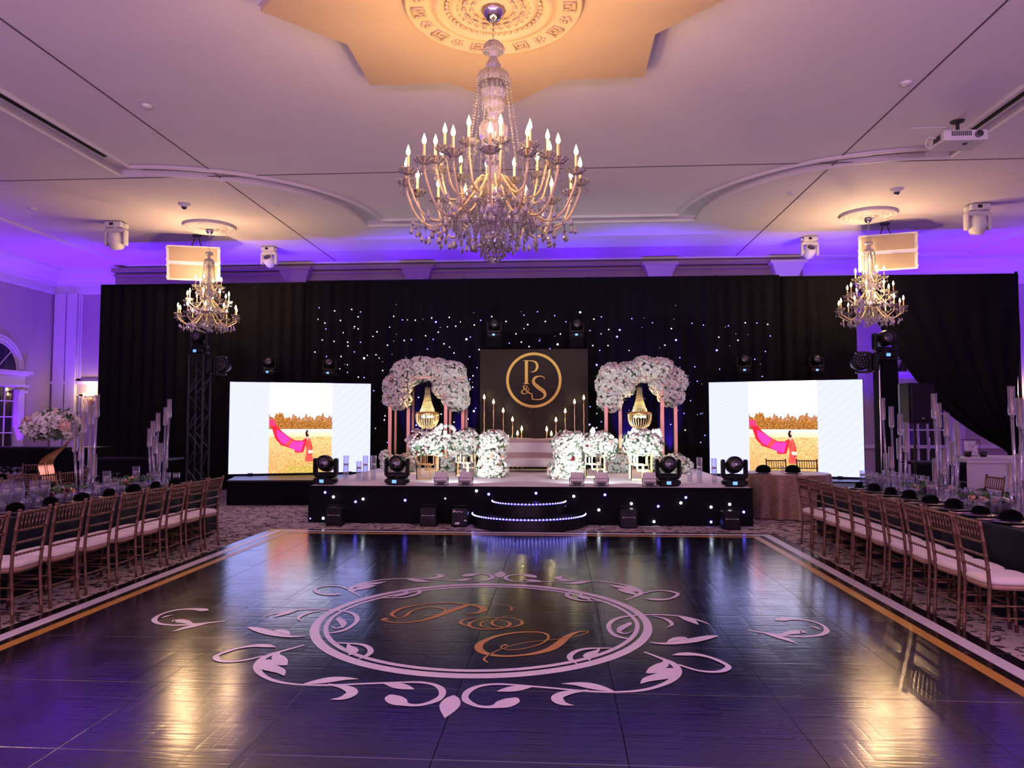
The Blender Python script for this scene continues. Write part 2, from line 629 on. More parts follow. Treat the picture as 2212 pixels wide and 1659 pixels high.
def ribbon2d(pts, k=5):
    """pts (u, v, width) -> left and right outlines"""
    q = crom(pts, k)
    L_, R_ = [], []
    for i, (x, y, wd) in enumerate(q):
        a, b = q[max(i - 1, 0)], q[min(i + 1, len(q) - 1)]
        t = Vector((b[0] - a[0], b[1] - a[1]))
        t = t.normalized() if t.length > 1e-9 else Vector((1, 0))
        n = Vector((-t.y, t.x)) * max(wd, 0.001) / 2
        L_.append((x + n.x, y + n.y))
        R_.append((x - n.x, y - n.y))
    return L_, R_


ORD = ['first', 'second', 'third', 'fourth', 'fifth', 'sixth', 'seventh', 'eighth', 'ninth', 'tenth', 'eleventh', 'twelfth', 'thirteenth', 'fourteenth', 'fifteenth', 'sixteenth', 'seventeenth', 'eighteenth', 'nineteenth', 'twentieth']

# ------------------------------------------------------------------ room shell
struct(MB().box(((XL + XR) / 2, (YF + YB) / 2, -0.05), (XR - XL + 0.6, YB - YF + 0.6, 0.1)).obj('floor', M_CARPET))


def wall(name, x0, y0, x1, y1, m=M_WALL):
    return struct(MB().box(((x0 + x1) / 2, (y0 + y1) / 2, ROOM_H / 2 + 0.1), (max(abs(x1 - x0), 0.2), max(abs(y1 - y0), 0.2), ROOM_H + 0.2)).obj(name, m))


wall('wall_left', XL - 0.1, YF, XL - 0.1, YB)
wall('wall_right', XR + 0.1, YF, XR + 0.1, YB)
wall_back = wall('wall_back', XL - 0.2, YB + 0.1, XR + 0.2, YB + 0.1)
wall('wall_front', XL - 0.2, YF - 0.1, XR + 0.2, YF - 0.1)


def scallop(hx, yfar, r, cyc=7.1, grow=0.0, seg=18):
    """rectangle with concave quarter-circle corners, counter-clockwise; grow widens the band outward"""
    hx2, hy2 = hx + grow, (yfar - cyc) + grow
    rr = r - grow
    cxs, cys = hx + 0.03, yfar - cyc
    out = []
    for sx, sy in ((1, 1), (-1, 1), (-1, -1), (1, -1)):
        arc = []
        for i in range(seg + 1):
            a = PI / 2 * i / seg
            px_, py_ = cxs - rr * math.cos(a), cys - rr * math.sin(a)
            if grow:
                px_, py_ = px_, py_
            arc.append((px_, py_))
        # arc runs from (cxs-rr, cys) on the far side to (cxs, cys-rr) on the long side
        arc[0] = (arc[0][0], hy2)
        arc[-1] = (hx2, arc[-1][1])
        if (sx, sy) in ((1, 1), (-1, -1)):
            arc = arc[::-1]
        out += [(CX0 + sx * p[0], cyc + sy * p[1]) for p in arc]
    return out


IN_O = scallop(6.73, 15.5, 3.55)
OUT_O = scallop(6.73, 15.5, 3.55, grow=0.42)
ZC = ROOM_H
mb = MB()
rect = [(XL - 0.2, YF - 0.2), (XR + 0.2, YF - 0.2), (XR + 0.2, YB + 0.2), (XL - 0.2, YB + 0.2)]
loops = [[Vector((x, y, 0)) for x, y in rect], [Vector((x, y, 0)) for x, y in OUT_O]]
tris = tessellate_polygon(loops)
flat = rect + OUT_O
mb.add([(x, y, ZC) for x, y in flat], [tuple(t) for t in tris])
mb.add([(x, y, ZC) for x, y in IN_O], [tuple(range(len(IN_O)))])
n = len(IN_O)
mb.add([(x, y, ZC + 0.09) for x, y in IN_O] + [(x, y, ZC + 0.09) for x, y in OUT_O], [(i, (i + 1) % n, n + (i + 1) % n, n + i) for i in range(n)])
for o_ in (IN_O, OUT_O):
    mb.add([(x, y, ZC) for x, y in o_] + [(x, y, ZC + 0.09) for x, y in o_], [(i, (i + 1) % n, n + (i + 1) % n, n + i) for i in range(n)])
mb.add([(x, y, ZC + 0.25) for x, y in rect], [(0, 1, 2, 3)])
ceiling = struct(mb.obj('ceiling', M_CEIL))


def sweep_trim(name, outline, prof, m, closed=True):
    """prof: (offset outward, dz) loop swept along a ccw outline at ceiling height"""
    n_ = len(outline)
    mb_ = MB()
    rows = []
    for i in range(n_):
        a, b = Vector(outline[i - 1]), Vector(outline[(i + 1) % n_])
        c = Vector(outline[i])
        e0, e1 = (c - a), (b - c)
        e0 = e0.normalized() if e0.length > 1e-6 else e1.normalized()
        e1 = e1.normalized() if e1.length > 1e-6 else e0
        nn = Vector(((e0 + e1).y, -(e0 + e1).x))
        nn = nn.normalized() if nn.length > 1e-6 else Vector((e1.y, -e1.x))
        k = 1 / max(0.4, nn.dot(Vector((e1.y, -e1.x))))
        rows.append([(c.x + nn.x * o_ * k, c.y + nn.y * o_ * k, ZC + dz) for o_, dz in prof])
    rows.append(rows[0])
    mb_.sheet(rows)
    return mb_.obj(name, m)


TP = [(-0.035, 0.0), (-0.035, -0.02), (-0.01, -0.045), (0.02, -0.045), (0.035, -0.02), (0.035, 0.0)]
struct(sweep_trim('trim_1', IN_O, TP, M_TRIM))
struct(sweep_trim('trim_2', OUT_O, TP, M_TRIM))
# shallow step of the ceiling tray near the walls
tray = [(-12.02, YF + 2), (10.67, YF + 2), (10.67, 19.6), (-12.02, 19.6)]
struct(sweep_trim('trim_3', tray, [(-0.03, 0), (-0.03, -0.03), (0.05, -0.05), (0.05, 0)], M_TRIM))
# control joints in the ceiling
for i, (c, d) in enumerate((((-6.08, 5.5, ZC - 0.002), (0.022, 28, 0.008)), ((4.70, 5.5, ZC - 0.002), (0.022, 28, 0.008)), ((-0.65, 12.55, ZC - 0.002), (27.6, 0.022, 0.008)))):
    tag(MB().box(c, d).obj('ceiling_joint', M_SEAM, ceiling))
# linear air slots in the long channels
for sx in (-1, 1):
    o = MB().box((CX0 + sx * 7.01, 7.0, ZC + 0.083), (0.07, 9.4, 0.02)).obj('air_slot', M_BLACKHOLE, ceiling)

# cornice round the room
CP = [(0, 0), (-0.55, 0), (-0.55, -0.05), (-0.46, -0.07), (-0.42, -0.14), (-0.24, -0.24), (-0.14, -0.33), (-0.12, -0.40), (-0.06, -0.42), (-0.06, -0.62), (-0.03, -0.66), (0.0, -0.66)]
def cornice(name, pts, m):
    mb_ = MB()
    (x0, y0), (x1, y1) = pts
    d = Vector((x1 - x0, y1 - y0)).normalized()
    nn = Vector((d.y, -d.x))
    mb_.sheet([[(x0 + nn.x * o_, y0 + nn.y * o_, ZC + dz) for o_, dz in CP], [(x1 + nn.x * o_, y1 + nn.y * o_, ZC + dz) for o_, dz in CP]])
    return struct(mb_.obj(name, m))
cornice('trim_4', ((XL, YB), (XL, YF)), M_TRIM)
cornice('trim_5', ((XR, YF), (XR, YB)), M_TRIM)
xh0, xh1 = at(240, 590, Y=YB - .9).x, at(1740, 585, Y=YB - .9).x
cornice('trim_6', ((xh0, YB), (XL, YB)), M_TRIM)
cornice('trim_7', ((XR, YB), (xh1, YB)), M_TRIM)
# taupe portico header behind the drape, with capitals
hd = MB()
hd.box(((xh0 + xh1) / 2, YB - 0.35, 5.55), (xh1 - xh0, 0.7, 0.86))
hd.box(((xh0 + xh1) / 2, YB - 0.45, 5.93), (xh1 - xh0, 0.9, 0.12))
hd.box(((xh0 + xh1) / 2, YB - 0.40, 5.80), (xh1 - xh0, 0.8, 0.06))
struct(hd.obj('trim_8', M_TAUPE))
for x_, m_ in ((640, M_TAUPE), (902, M_TAUPE), (1425, M_WALL), (1700, M_TRIM)):
    p = at(x_, 595, Y=YB - 0.85)
    c = MB()
    c.add([(p.x - .30, YB - .70, 5.0), (p.x + .30, YB - .70, 5.0), (p.x + .30, YB - .92, 5.0), (p.x - .30, YB - .92, 5.0),
           (p.x - .30, YB - .70, 5.55), (p.x + .30, YB - .70, 5.55), (p.x + .30, YB - .92, 5.55), (p.x - .30, YB - .92, 5.55),
           (p.x - .42, YB - .70, 5.84), (p.x + .42, YB - .70, 5.84), (p.x + .42, YB - 1.05, 5.84), (p.x - .42, YB - 1.05, 5.84)],
          [(3, 2, 6, 7), (0, 3, 7, 4), (2, 1, 5, 6), (7, 6, 10, 11), (4, 7, 11, 8), (6, 5, 9, 10), (8, 11, 10, 9), (0, 1, 2, 3)])
    c.box((p.x, YB - .86, 5.88), (0.96, 0.46, 0.08))
    struct(c.obj('trim_9', m_))

# mouldings on the end wall (left of the drape) and right
def wall_frame(name, x0, x1, z0, z1, yw, m=M_TRIM, wd=0.05, parent=None):
    mb_ = MB()
    for a, b, c, d in ((x0, x1, z0, z0 + wd), (x0, x1, z1 - wd, z1), (x0, x0 + wd, z0, z1), (x1 - wd, x1, z0, z1)):
        mb_.box(((a + b) / 2, yw - 0.02, (c + d) / 2), (b - a, 0.05, d - c))
    return mb_.obj(name, m, parent)
for xa, xb in ((128, 147), (154, 171), (178, 219)):
    for ya, yb in ((632, 822), (852, 1010)):
        p0, p1 = at(xa, ya, Y=YB), at(xb, yb, Y=YB)
        wall_frame('moulding_frame', p0.x, p1.x, max(p1.z, 0.1), p0.z, YB, parent=wall_back)
for xa, xb in ((124, 150), (151, 174)):
    p0, p1 = at(xa, 620, Y=YB), at(xb, 620, Y=YB)
    struct(MB().box(((p0.x + p1.x) / 2, YB - 0.06, 2.71), (p1.x - p0.x - 0.03, 0.12, 5.42)).obj('trim_10', M_TRIM))
struct(MB().box(((XL + xh0) / 2, YB - 0.05, at(160, 827, Y=YB).z), (xh0 - XL, 0.1, 0.09)).obj('trim_11', M_TRIM))
struct(MB().box((11.0, YB - 0.04, 1.0), (8, 0.08, 0.09)).obj('trim_12', M_TRIM))
struct(MB().box((11.0, YB - 0.03, 0.09), (8, 0.06, 0.18)).obj('baseboard_back', M_TRIM))
struct(MB().box((XL + 0.03, 6, 0.09), (0.06, 28, 0.18)).obj('baseboard_left', M_TRIM))
struct(MB().box((XR - 0.03, 6, 0.09), (0.06, 28, 0.18)).obj('baseboard_right', M_TRIM))

# arched window in the left wall
def arched_window():
    # local axes: along Y on wall XL
    pa, pb = at(45, 800, X=XL), at(0, 700, X=XL)
    y1 = at(40, 830, X=XL).y
    hw = 0.85
    yc = y1 - hw
    zs = at(30, 806, X=XL).z            # springing / ledge
    zh = at(20, 828, X=XL).z
    rad = min(hw, at(0, 702, X=XL).z - zs + 0.35)
    t = bpy.data.objects.new('window_1', None)
    COL.objects.link(t)
    struct(t)
    g = MB()
    arc = [(yc + rad * 0.86 * math.cos(a), zs + 0.06 + rad * 0.86 * math.sin(a)) for a in [PI * i / 20 for i in range(21)]]
    g.add([(XL + 0.015, y, z) for y, z in arc], [tuple(range(21))])
    g.obj('arched_pane', M_DARKGLASS, t)
    for i in range(4):
        for j in range(4):
            ya, za = yc - hw * .75 + i * hw * 1.5 / 4, 0.95 + j * (zh - 1.0) / 4
            MB().box((XL + .012, ya + hw * 1.5 / 8, za + (zh - 1.0) / 8), (.012, hw * 1.5 / 4 - .004, (zh - 1.0) / 4 - .004)).obj('pane', M_DARKGLASS, t)
    fr = MB()
    for r0, th, pr in ((rad * 1.08, 0.07, 0.09), (rad * 0.98, 0.10, 0.06), (rad * .88, 0.04, 0.04)):
        pts = [(XL + pr / 2, yc + r0 * math.cos(PI * i / 24), zs + 0.05 + r0 * math.sin(PI * i / 24)) for i in range(25)]
        fr.tube(pts, th / 2 + 0.01, 6)
    fr.obj('arch_casing', M_TRIM, t, True)
    ld = MB()
    ld.box((XL + 0.12, yc, zs + 0.02), (0.24, hw * 2 + 0.45, 0.07))
    ld.box((XL + 0.08, yc, zs - 0.04), (0.16, hw * 2 + 0.35, 0.06))
    ld.box((XL + 0.05, yc, (zs + zh) / 2 - 0.05), (0.10, hw * 2 + 0.24, zs - zh + 0.1))
    ld.box((XL + 0.09, yc, zh - 0.06), (0.18, hw * 2 + 0.36, 0.06))
    ld.obj('entablature', M_TRIM, t)
    cs = MB()
    for s_ in (-1, 1):
        cs.box((XL + 0.06, yc + s_ * (hw - 0.02), (0.9 + zh) / 2 - .1), (0.12, 0.22, zh - 0.9 - .1))
        cs.box((XL + 0.10, yc + s_ * (hw - 0.02), zh - 0.22), (0.18, 0.3, 0.06))
    cs.box((XL + 0.1, yc, 0.9), (0.2, hw * 2 + 0.3, 0.08))
    cs.obj('casing', M_TRIM, t)
    for i in range(1, 4):
        MB().box((XL + 0.03, yc - hw * .75 + i * hw * 1.5 / 4, (0.95 + zh) / 2), (0.03, 0.03, zh - 0.95)).obj('muntin', M_TRIM, t)
    for i in range(1, 4):
        MB().box((XL + 0.03, yc, 0.95 + i * (zh - 1.0) / 4), (0.03, hw * 1.5, 0.03)).obj('muntin', M_TRIM, t)
    for a in (45, 90, 135):
        MB().cyl((XL + 0.03, yc, zs + .08), (XL + 0.03, yc + rad * .85 * math.cos(R(a)), zs + .08 + rad * .85 * math.sin(R(a))), 0.016, n=6).obj('muntin', M_TRIM, t)
arched_window()


# glazed arched door behind the right screen
def glazed_door():
    t = bpy.data.objects.new('door_1', None)
    COL.objects.link(t)
    struct(t)
    yw = YB
    x0, x1 = at(1938, 900, Y=yw).x, at(2042, 900, Y=yw).x
    zt = at(1950, 858, Y=yw).z
    zp = at(1950, 806, Y=yw).z
    g = MB()
    xm = (x0 + x1) / 2
    for i in range(5):
        for j in range(5):
            wx, wz = (x1 - x0) / 5, (zt - .12) / 5
            MB().box((x0 + wx * (i + .5), yw - .02, .12 + wz * (j + .5)), (wx - .006, .012, wz - .006)).obj('pane', M_DARKGLASS, t)
    rad = (x1 - x0) / 2 * 1.02
    g.add([(xm + rad * math.cos(PI * i / 20), yw - .02, zp + rad * .95 * math.sin(PI * i / 20)) for i in range(21)], [tuple(range(21))])
    g.obj('fanlight_pane', M_DARKGLASS, t)
    for i in range(0, 6):
        MB().box((x0 + (x1 - x0) * i / 5, yw - .05, zt / 2 + .05), (0.05 if i not in (0, 5) else 0.12, 0.06, zt - .1)).obj('muntin', M_TRIM, t)
    for i in range(0, 6):
        MB().box((xm, yw - .05, 0.12 + (zt - .12) * i / 5), (x1 - x0, 0.05, 0.045)).obj('muntin', M_TRIM, t)
    h = MB()
    h.box((xm, yw - .08, (zt + zp) / 2), (x1 - x0 + 0.9, 0.14, zp - zt))
    h.box((xm, yw - .14, zp - .02), (x1 - x0 + 1.3, 0.28, 0.09))
    h.box((xm, yw - .12, zp - .35), (x1 - x0 + 1.15, 0.24, 0.06))
    h.box((xm, yw - .12, zt - .0), (x1 - x0 + 1.2, 0.22, 0.07))
    h.obj('pediment', M_TRIM, t)
    c = MB()
    for s_ in (-1, 1):
        c.box((xm + s_ * ((x1 - x0) / 2 + .25), yw - .06, zt / 2), (0.4, 0.12, zt))
    pts = [(xm + rad * 1.04 * math.cos(PI * i / 24), yw - .05, zp + rad * .98 * math.sin(PI * i / 24)) for i in range(25)]
    c.tube(pts, 0.07, 6)
    c.obj('casing', M_TRIM, t)
    f = MB()
    for a in (35, 60, 90, 120, 145):
        MB().cyl((xm, yw - .05, zp + .02), (xm + rad * math.cos(R(a)), yw - .05, zp + rad * .95 * math.sin(R(a))), 0.03, n=6).obj('fanlight_bar', M_TRIM, t)
    f.tube([(xm + rad * .55 * math.cos(PI * i / 16), yw - .05, zp + rad * .5 * math.sin(PI * i / 16)) for i in range(17)], 0.03, 6)
    f.obj('fanlight_bar', M_TRIM, t)
    hn = MB()
    for s_ in (-1, 1):
        hn.cyl((xm + s_ * .14, yw - .12, .9), (xm + s_ * .14, yw - .12, 1.25), 0.018, n=8)
    hn.obj('handle', M_CHROME, t)
glazed_door()

# ------------------------------------------------------------------ dance floor
DX0, DX1, DY0, DY1 = -4.42, 3.18, -2.0, 11.10
FZ = 0.022
df = thing('dance_floor', 'glossy black vinyl dance floor with white and gold border and scroll monogram', 'dance floor', (0, 0, 0))
nx, ny = 8, 14
pw, pd = (DX1 - DX0) / nx, (DY1 - DY0) / ny
pm = MB()
e = 0.0025
pm.add([(-pw / 2 + .001, -pd / 2 + .001, 0), (pw / 2 - .001, -pd / 2 + .001, 0), (pw / 2 - .001, pd / 2 - .001, 0), (-pw / 2 + .001, pd / 2 - .001, 0),
        (-pw / 2 + .001, -pd / 2 + .001, FZ - .0025), (pw / 2 - .001, -pd / 2 + .001, FZ - .0025), (pw / 2 - .001, pd / 2 - .001, FZ - .0025), (-pw / 2 + .001, pd / 2 - .001, FZ - .0025),
        (-pw / 2 + e, -pd / 2 + e, FZ), (pw / 2 - e, -pd / 2 + e, FZ), (pw / 2 - e, pd / 2 - e, FZ), (-pw / 2 + e, pd / 2 - e, FZ)],
       [(0, 1, 5, 4), (1, 2, 6, 5), (2, 3, 7, 6), (3, 0, 4, 7), (4, 5, 9, 8), (5, 6, 10, 9), (6, 7, 11, 10), (7, 4, 8, 11), (8, 9, 10, 11)])
pmesh = pm.mesh('floor_panel', M_FLOOR)
for i in range(nx):
    for j in range(ny):
        put('floor_panel', pmesh, df, (DX0 + pw * (i + .5), DY0 + pd * (j + .5), 0), (random.uniform(-.0006, .0006), random.uniform(-.0006, .0006), 0))
DZ = FZ + 0.0022


def band(x0, x1, y0, y1, m, name):
    mb_ = MB()
    return mb_.box(((x0 + x1) / 2, (y0 + y1) / 2, DZ - .0006), (x1 - x0, y1 - y0, 0.0012)).obj(name, m, df)


for off, wd, m_, nm in ((0.12, 0.12, M_DECALW, 'white_border_band'), (0.325, 0.095, M_DECALG, 'gold_border_band')):
    o_ = off
    band(DX0 + o_, DX0 + o_ + wd, DY0, DY1 - o_, m_, nm)
    band(DX1 - o_ - wd, DX1 - o_, DY0, DY1 - o_, m_, nm)
    band(DX0 + o_ + wd, DX1 - o_ - wd, DY1 - o_ - wd, DY1 - o_, m_, nm)

# ring of the monogram
EC = Vector((-0.635, 6.12))
def flat_ring(r0, r1, m, name, n_=96):
    mb_ = MB()
    def rad(r_, i):
        q_ = abs(math.sin(2 * PI * i / n_))
        return (r_[0] + (r_[1] - r_[0]) * q_)
    mb_.add([(EC.x + rad(r_, i) * math.cos(2 * PI * i / n_), EC.y + rad(r_, i) * math.sin(2 * PI * i / n_), DZ) for r_ in (r0, r1) for i in range(n_)],
            [(i, (i + 1) % n_, n_ + (i + 1) % n_, n_ + i) for i in range(n_)])
    return mb_.obj(name, m, df)
# (radius at the sides, radius at the near and far ends)
flat_ring((1.315, 1.290), (1.38, 1.38), M_DECALW, 'monogram_ring')
flat_ring((1.250, 1.210), (1.284, 1.258), M_DECALW, 'monogram_ring')


def c6(x, y):
    p = at(900 + x / 2.989, 1200 + y / 2.989, Z=DZ)
    return p.x, p.y


def c5(x, y):
    p = at(300 + x / 3.16, 1120 + y / 3.16, Z=DZ)
    return p.x, p.y


def px_(x, y):
    p = at(x, y, Z=DZ)
    return p.x, p.y


def flat_ribbon(mb_, pts, z=DZ, k=5):
    L_, R_ = ribbon2d(pts, k)
    mb_.sheet([[(b[0], b[1], z) for b in R_], [(a[0], a[1], z) for a in L_]])


SCR = [
    [(645, 918, .03), (620, 935, .14), (560, 960, .15), (500, 975, .06), (440, 978, .04), (380, 968, .045), (325, 940, .07), (312, 910, .08), (330, 880, .08), (370, 855, .06), (430, 838, .04), (520, 830, .035), (640, 836, .03), (760, 846, .03), (900, 858, .03), (1050, 872, .03), (1200, 880, .03), (1330, 880, .03), (1450, 870, .04), (1540, 850, .045), (1620, 820, .06), (1670, 785, .08), (1690, 750, .09), (1675, 715, .10), (1640, 690, .08), (1590, 668, .05), (1530, 645, .035), (1470, 622, .03)],
    [(520, 877, .01), (590, 866, .09), (660, 856, .10), (740, 848, .02)],
    [(1110, 870, .02), (1030, 878, .05), (960, 890, .09), (910, 912, .12), (915, 938, .12), (950, 958, .06), (1015, 968, .005)],
    [(935, 828, .005), (1020, 829, .06), (1100, 838, .11), (1180, 855, .10), (1270, 877, .02)],
    [(1480, 760, .005), (1530, 735, .10), (1580, 712, .13), (1605, 690, .07), (1590, 668, .02)],
    [(1490, 762, .005), (1560, 752, .07), (1630, 745, .12), (1685, 745, .10)],
    [(1445, 830, .005), (1490, 803, .09), (1560, 785, .13), (1640, 770, .14), (1680, 760, .06)],
    [(1648, 645, .005), (1720, 638, .08), (1800, 640, .07), (1880, 655, .05), (1950, 680, .06), (2008, 712, .07), (2005, 732, .07), (1960, 750, .05), (1880, 752, .04), (1800, 740, .035), (1740, 722, .035), (1690, 705, .03)],
    [(1300, 600, .015), (1200, 600, .03), (1100, 603, .045), (1030, 620, .06), (990, 650, .08), (1000, 680, .06), (1040, 703, .005)],
    [(1180, 602, .01), (1165, 617, .05), (1130, 635, .12), (1105, 655, .13), (1118, 680, .005)],
]
SIDE6 = [
    [(1900, 450, .005), (1820, 418, .04), (1700, 392, .04), (1550, 382, .04), (1400, 388, .045), (1300, 405, .06), (1245, 440, .07), (1245, 480, .07), (1290, 520, .06), (1380, 540, .03)],
    [(1300, 500, .02), (1320, 470, .10), (1370, 442, .08), (1378, 430, .005)],
    [(1395, 490, .005), (1340, 505, .03), (1300, 490, .05)],
    [(1610, 468, .005), (1648, 445, .06), (1610, 412, .06), (1520, 390, .02)],
    [(1690, 392, .02), (1760, 415, .14), (1820, 448, .01)],
    [(1505, 562, .02), (1600, 570, .05), (1700, 562, .09), (1800, 545, .12), (1900, 525, .08), (1950, 520, .005)],
    [(1620, 560, .02), (1670, 542, .09), (1720, 535, .08), (1750, 540, .01)],
]
SIDE5 = [
    [(590, 700, .02), (430, 717, .05), (330, 726, .05), (220, 728, .045), (130, 715, .05), (105, 690, .07), (140, 660, .06), (200, 638, .05), (280, 622, .045), (380, 618, .07), (440, 624, .10), (472, 628, .02)],
    [(228, 705, .02), (255, 698, .10), (310, 705, .10), (360, 718, .04), (420, 718, .02)],
    [(220, 775, .005), (300, 752, .08), (370, 735, .10), (470, 715, .03)],
    [(150, 682, .005), (190, 668, .05), (236, 658, .005)],
]


def mirrored(pts, sx, sy):
    out = []
    for i, (x, y, w_) in enumerate(pts):
        a, b = pts[max(i - 1, 0)], pts[min(i + 1, len(pts) - 1)]
        t_ = Vector((b[0] - a[0], b[1] - a[1]))
        k = .46 + .40 * abs(t_.x) / max(t_.length, 1e-6)      # strokes are drawn finer where they run lengthwise
        out.append((EC.x + sx * (x - EC.x), EC.y + sy * (y - EC.y), w_ * k))
    return out


for sx, sy in ((1, 1), (-1, 1), (1, -1), (-1, -1)):
    mb_ = MB()
    for q_, line in enumerate(SCR):
        flat_ribbon(mb_, mirrored([(*c6(x, y), w_) for x, y, w_ in line], sx, sy), DZ + .0004 + .00025 * q_)
    mb_.obj('scroll_decal', M_DECALW, df)
for sx in (1, -1):
    mb_ = MB()
    for q_, line in enumerate(SIDE6):
        flat_ribbon(mb_, mirrored([(*c6(x, y), w_) for x, y, w_ in line], sx, 1), DZ + .0008 + .00025 * q_)
    for q_, line in enumerate(SIDE5):
        flat_ribbon(mb_, mirrored([(*c5(x, y), w_) for x, y, w_ in line], -sx, 1), DZ + .0008 + .00025 * q_)
    mb_.obj('side_scroll_decal', M_DECALW, df)
for sy in (1, -1):
    mb_ = MB()
    flat_ribbon(mb_, mirrored([(EC.x, 4.45, .01), (EC.x, 4.40, .17), (EC.x, 4.31, .26), (EC.x, 4.22, .19), (EC.x, 4.11, .005)], 1, sy))
    mb_.obj('leaf_decal', M_DECALW, df)
GS = [[(585, 577, .07), (555, 582, .03), (545, 592, .02), (570, 604, .02), (640, 608, .02), (740, 590, .022), (820, 560, .025), (852, 525, .03), (820, 500, .035), (740, 493, .04), (620, 500, .05), (500, 525, .065), (415, 565, .09), (402, 600, .10), (440, 630, .09), (540, 648, .055), (660, 645, .05), (780, 628, .08), (870, 600, .11), (930, 560, .11), (980, 518, .08), (1040, 494, .04), (1100, 488, .02), (1098, 500, .015), (1000, 525, .015), (850, 545, .015), (700, 562, .015), (560, 598, .015), (470, 640, .02), (435, 668, .03), (460, 690, .02)]]
GA = [[(603, 355, .03), (616, 338, .03), (580, 322, .02), (500, 317, .01)],
      [(630, 387, .012), (540, 400, .02), (488, 428, .04), (500, 450, .04), (560, 462, .03), (630, 458, .03), (680, 440, .05), (665, 415, .03), (600, 402, .02), (480, 402, .02), (380, 420, .03), (337, 445, .05), (370, 468, .04), (450, 475, .035), (550, 468, .04), (605, 443, .045), (560, 420, .02), (470, 420, .02), (415, 437, .03), (425, 458, .03), (480, 466, .01)],
      [(480, 398, .01), (360, 403, .02), (290, 422, .045), (290, 442, .045), (345, 460, .01)]]
GP = [[(838, 1336, .09), (826, 1339, .03), (857, 1345, .025), (895, 1343, .035), (935, 1334, .06), (977, 1318, .10), (1005, 1309, .07), (1025, 1305, .03)],
      [(915, 1330, .01), (952, 1326, .025), (961, 1316, .03), (926, 1311.5, .025), (890, 1320, .03), (879, 1329, .035), (868, 1334, .01)],
      [(860, 1336, .01), (846, 1327, .045), (868, 1314, .045), (917, 1305, .035), (965, 1302.5, .035), (1000, 1305, .04), (1034, 1310, .07), (1045, 1317, .09), (1030, 1324, .05), (1000, 1326, .01)]]
for nm, lines, fn in (('gold_letter', GS, c6), ('gold_letter', GA, c6), ('gold_letter', GP, px_)):
    mb_ = MB()
    for q_, line in enumerate(lines):
        flat_ribbon(mb_, [(*fn(x, y), w_ * (0.62 if fn is c6 else 0.8)) for x, y, w_ in line], DZ + .00025 * q_)
    mb_.obj(nm, M_DECALG, df)

# ------------------------------------------------------------------ ceiling star, medallions
SC = (CX0, 7.12)
star_o = []
for i in range(16):
    a = PI / 8 * i
    # union of a square (half 1.70) and the same square turned 45 degrees
    rr = 2.40 if i % 2 == 0 else 1.70 / math.cos(PI / 8)
    star_o.append((SC[0] + rr * math.cos(a), SC[1] + rr * math.sin(a)))
st = MB()
st.prism(star_o, ZC - 0.20, ZC - 0.001)
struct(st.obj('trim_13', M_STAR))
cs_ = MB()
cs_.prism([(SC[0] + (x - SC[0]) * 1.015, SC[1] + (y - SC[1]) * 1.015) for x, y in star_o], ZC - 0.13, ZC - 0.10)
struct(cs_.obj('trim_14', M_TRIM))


def medallion(label, c, r, z, m, keys=True):
    t = thing('ceiling_medallion', label, 'ceiling medallion', (c[0], c[1], z - 0.08))
    k = r / 0.9
    d = MB()
    prof = [(0.0, .0), (.16, .0), (.18, .02), (.36, .03), (.38, .0), (.42, .0), (.44, .03), (.50, .035), (.52, -.005), (.56, -.02), (.60, -.005), (.62, .03), (.66, .03), (.67, .02), (.85, .02), (.865, .0), (.88, .0), (.90, .03), (.90, .08)]
    d.lathe([(a * k, b) for a, b in prof], 64)
    d.obj('disc', m, t, True)
    o = MB()
    nb = 44
    for i in range(nb):           # egg and dart
        a = 2 * PI * i / nb
        o.ball((.47 * k * math.cos(a), .47 * k * math.sin(a), .02), .026 * k, 6, 4, (1, 1, .8))
    nk = 20
    for i in range(nk):
        a = 2 * PI * i / nk
        ca, sa = math.cos(a), math.sin(a)
        if keys and i % 2 == 0:
            for (du, dv, lu, lv) in ((-.075, 0, .014, .13), (.075, 0, .014, .13), (0, .06, .15, .014), (-.02, -.06, .11, .014), (.035, -.03, .014, .07), (0, .01, .08, .014), (-.035, -.01, .014, .05)):
                rr_, tt = (.76 + dv) * k, du * k
                o.box((rr_ * ca - tt * sa, rr_ * sa + tt * ca, .012), (lv * k, lu * k, .03), a)
        else:
            for q in range(5):
                b = 2 * PI * q / 5
                rr_, tt = (.76 + .045 * math.cos(b)) * k, .045 * math.sin(b) * k
                o.ball((rr_ * ca - tt * sa, rr_ * sa + tt * ca, .014), .026 * k, 6, 4, (1, 1, .7))
    for ring, nn, sz in ((.30, 16, .026), (.22, 12, .022), (.14, 8, .020), (.37, 26, .012)):
        for i in range(nn):
            a = 2 * PI * i / nn
            for q in (-1, 0, 1):
                b = a + q * .5 / nn * 2 * PI * .5
                o.ball((ring * k * math.cos(b), ring * k * math.sin(b), .018 - .01 * (q == 0)), sz * k * (.8 if q else 1.1), 6, 4, (1, 1, .5))
    o.obj('plaster_relief', m, t, True)['kind'] = 'stuff'
    return t


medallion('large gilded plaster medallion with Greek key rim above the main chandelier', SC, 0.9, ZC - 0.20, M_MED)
SMALLC = ((-7.82, 15.78), (6.56, 15.75))
medallion('small white plaster ceiling medallion on the left side of the room', SMALLC[0], 0.57, ZC, M_MEDW, False)
medallion('small white plaster ceiling medallion on the right side of the room', SMALLC[1], 0.57, ZC, M_MEDW, False)

# ------------------------------------------------------------------ chandeliers
def drop_mesh(name, r, h):
    m_ = MB()
    m_.lathe([(0.0005, h * .5), (r * .35, h * .32), (r * .8, h * .05), (r, -h * .2), (r * .75, -h * .4), (0.0005, -h * .5)], 7)
    return m_.mesh(name, M_CRYSTAL)


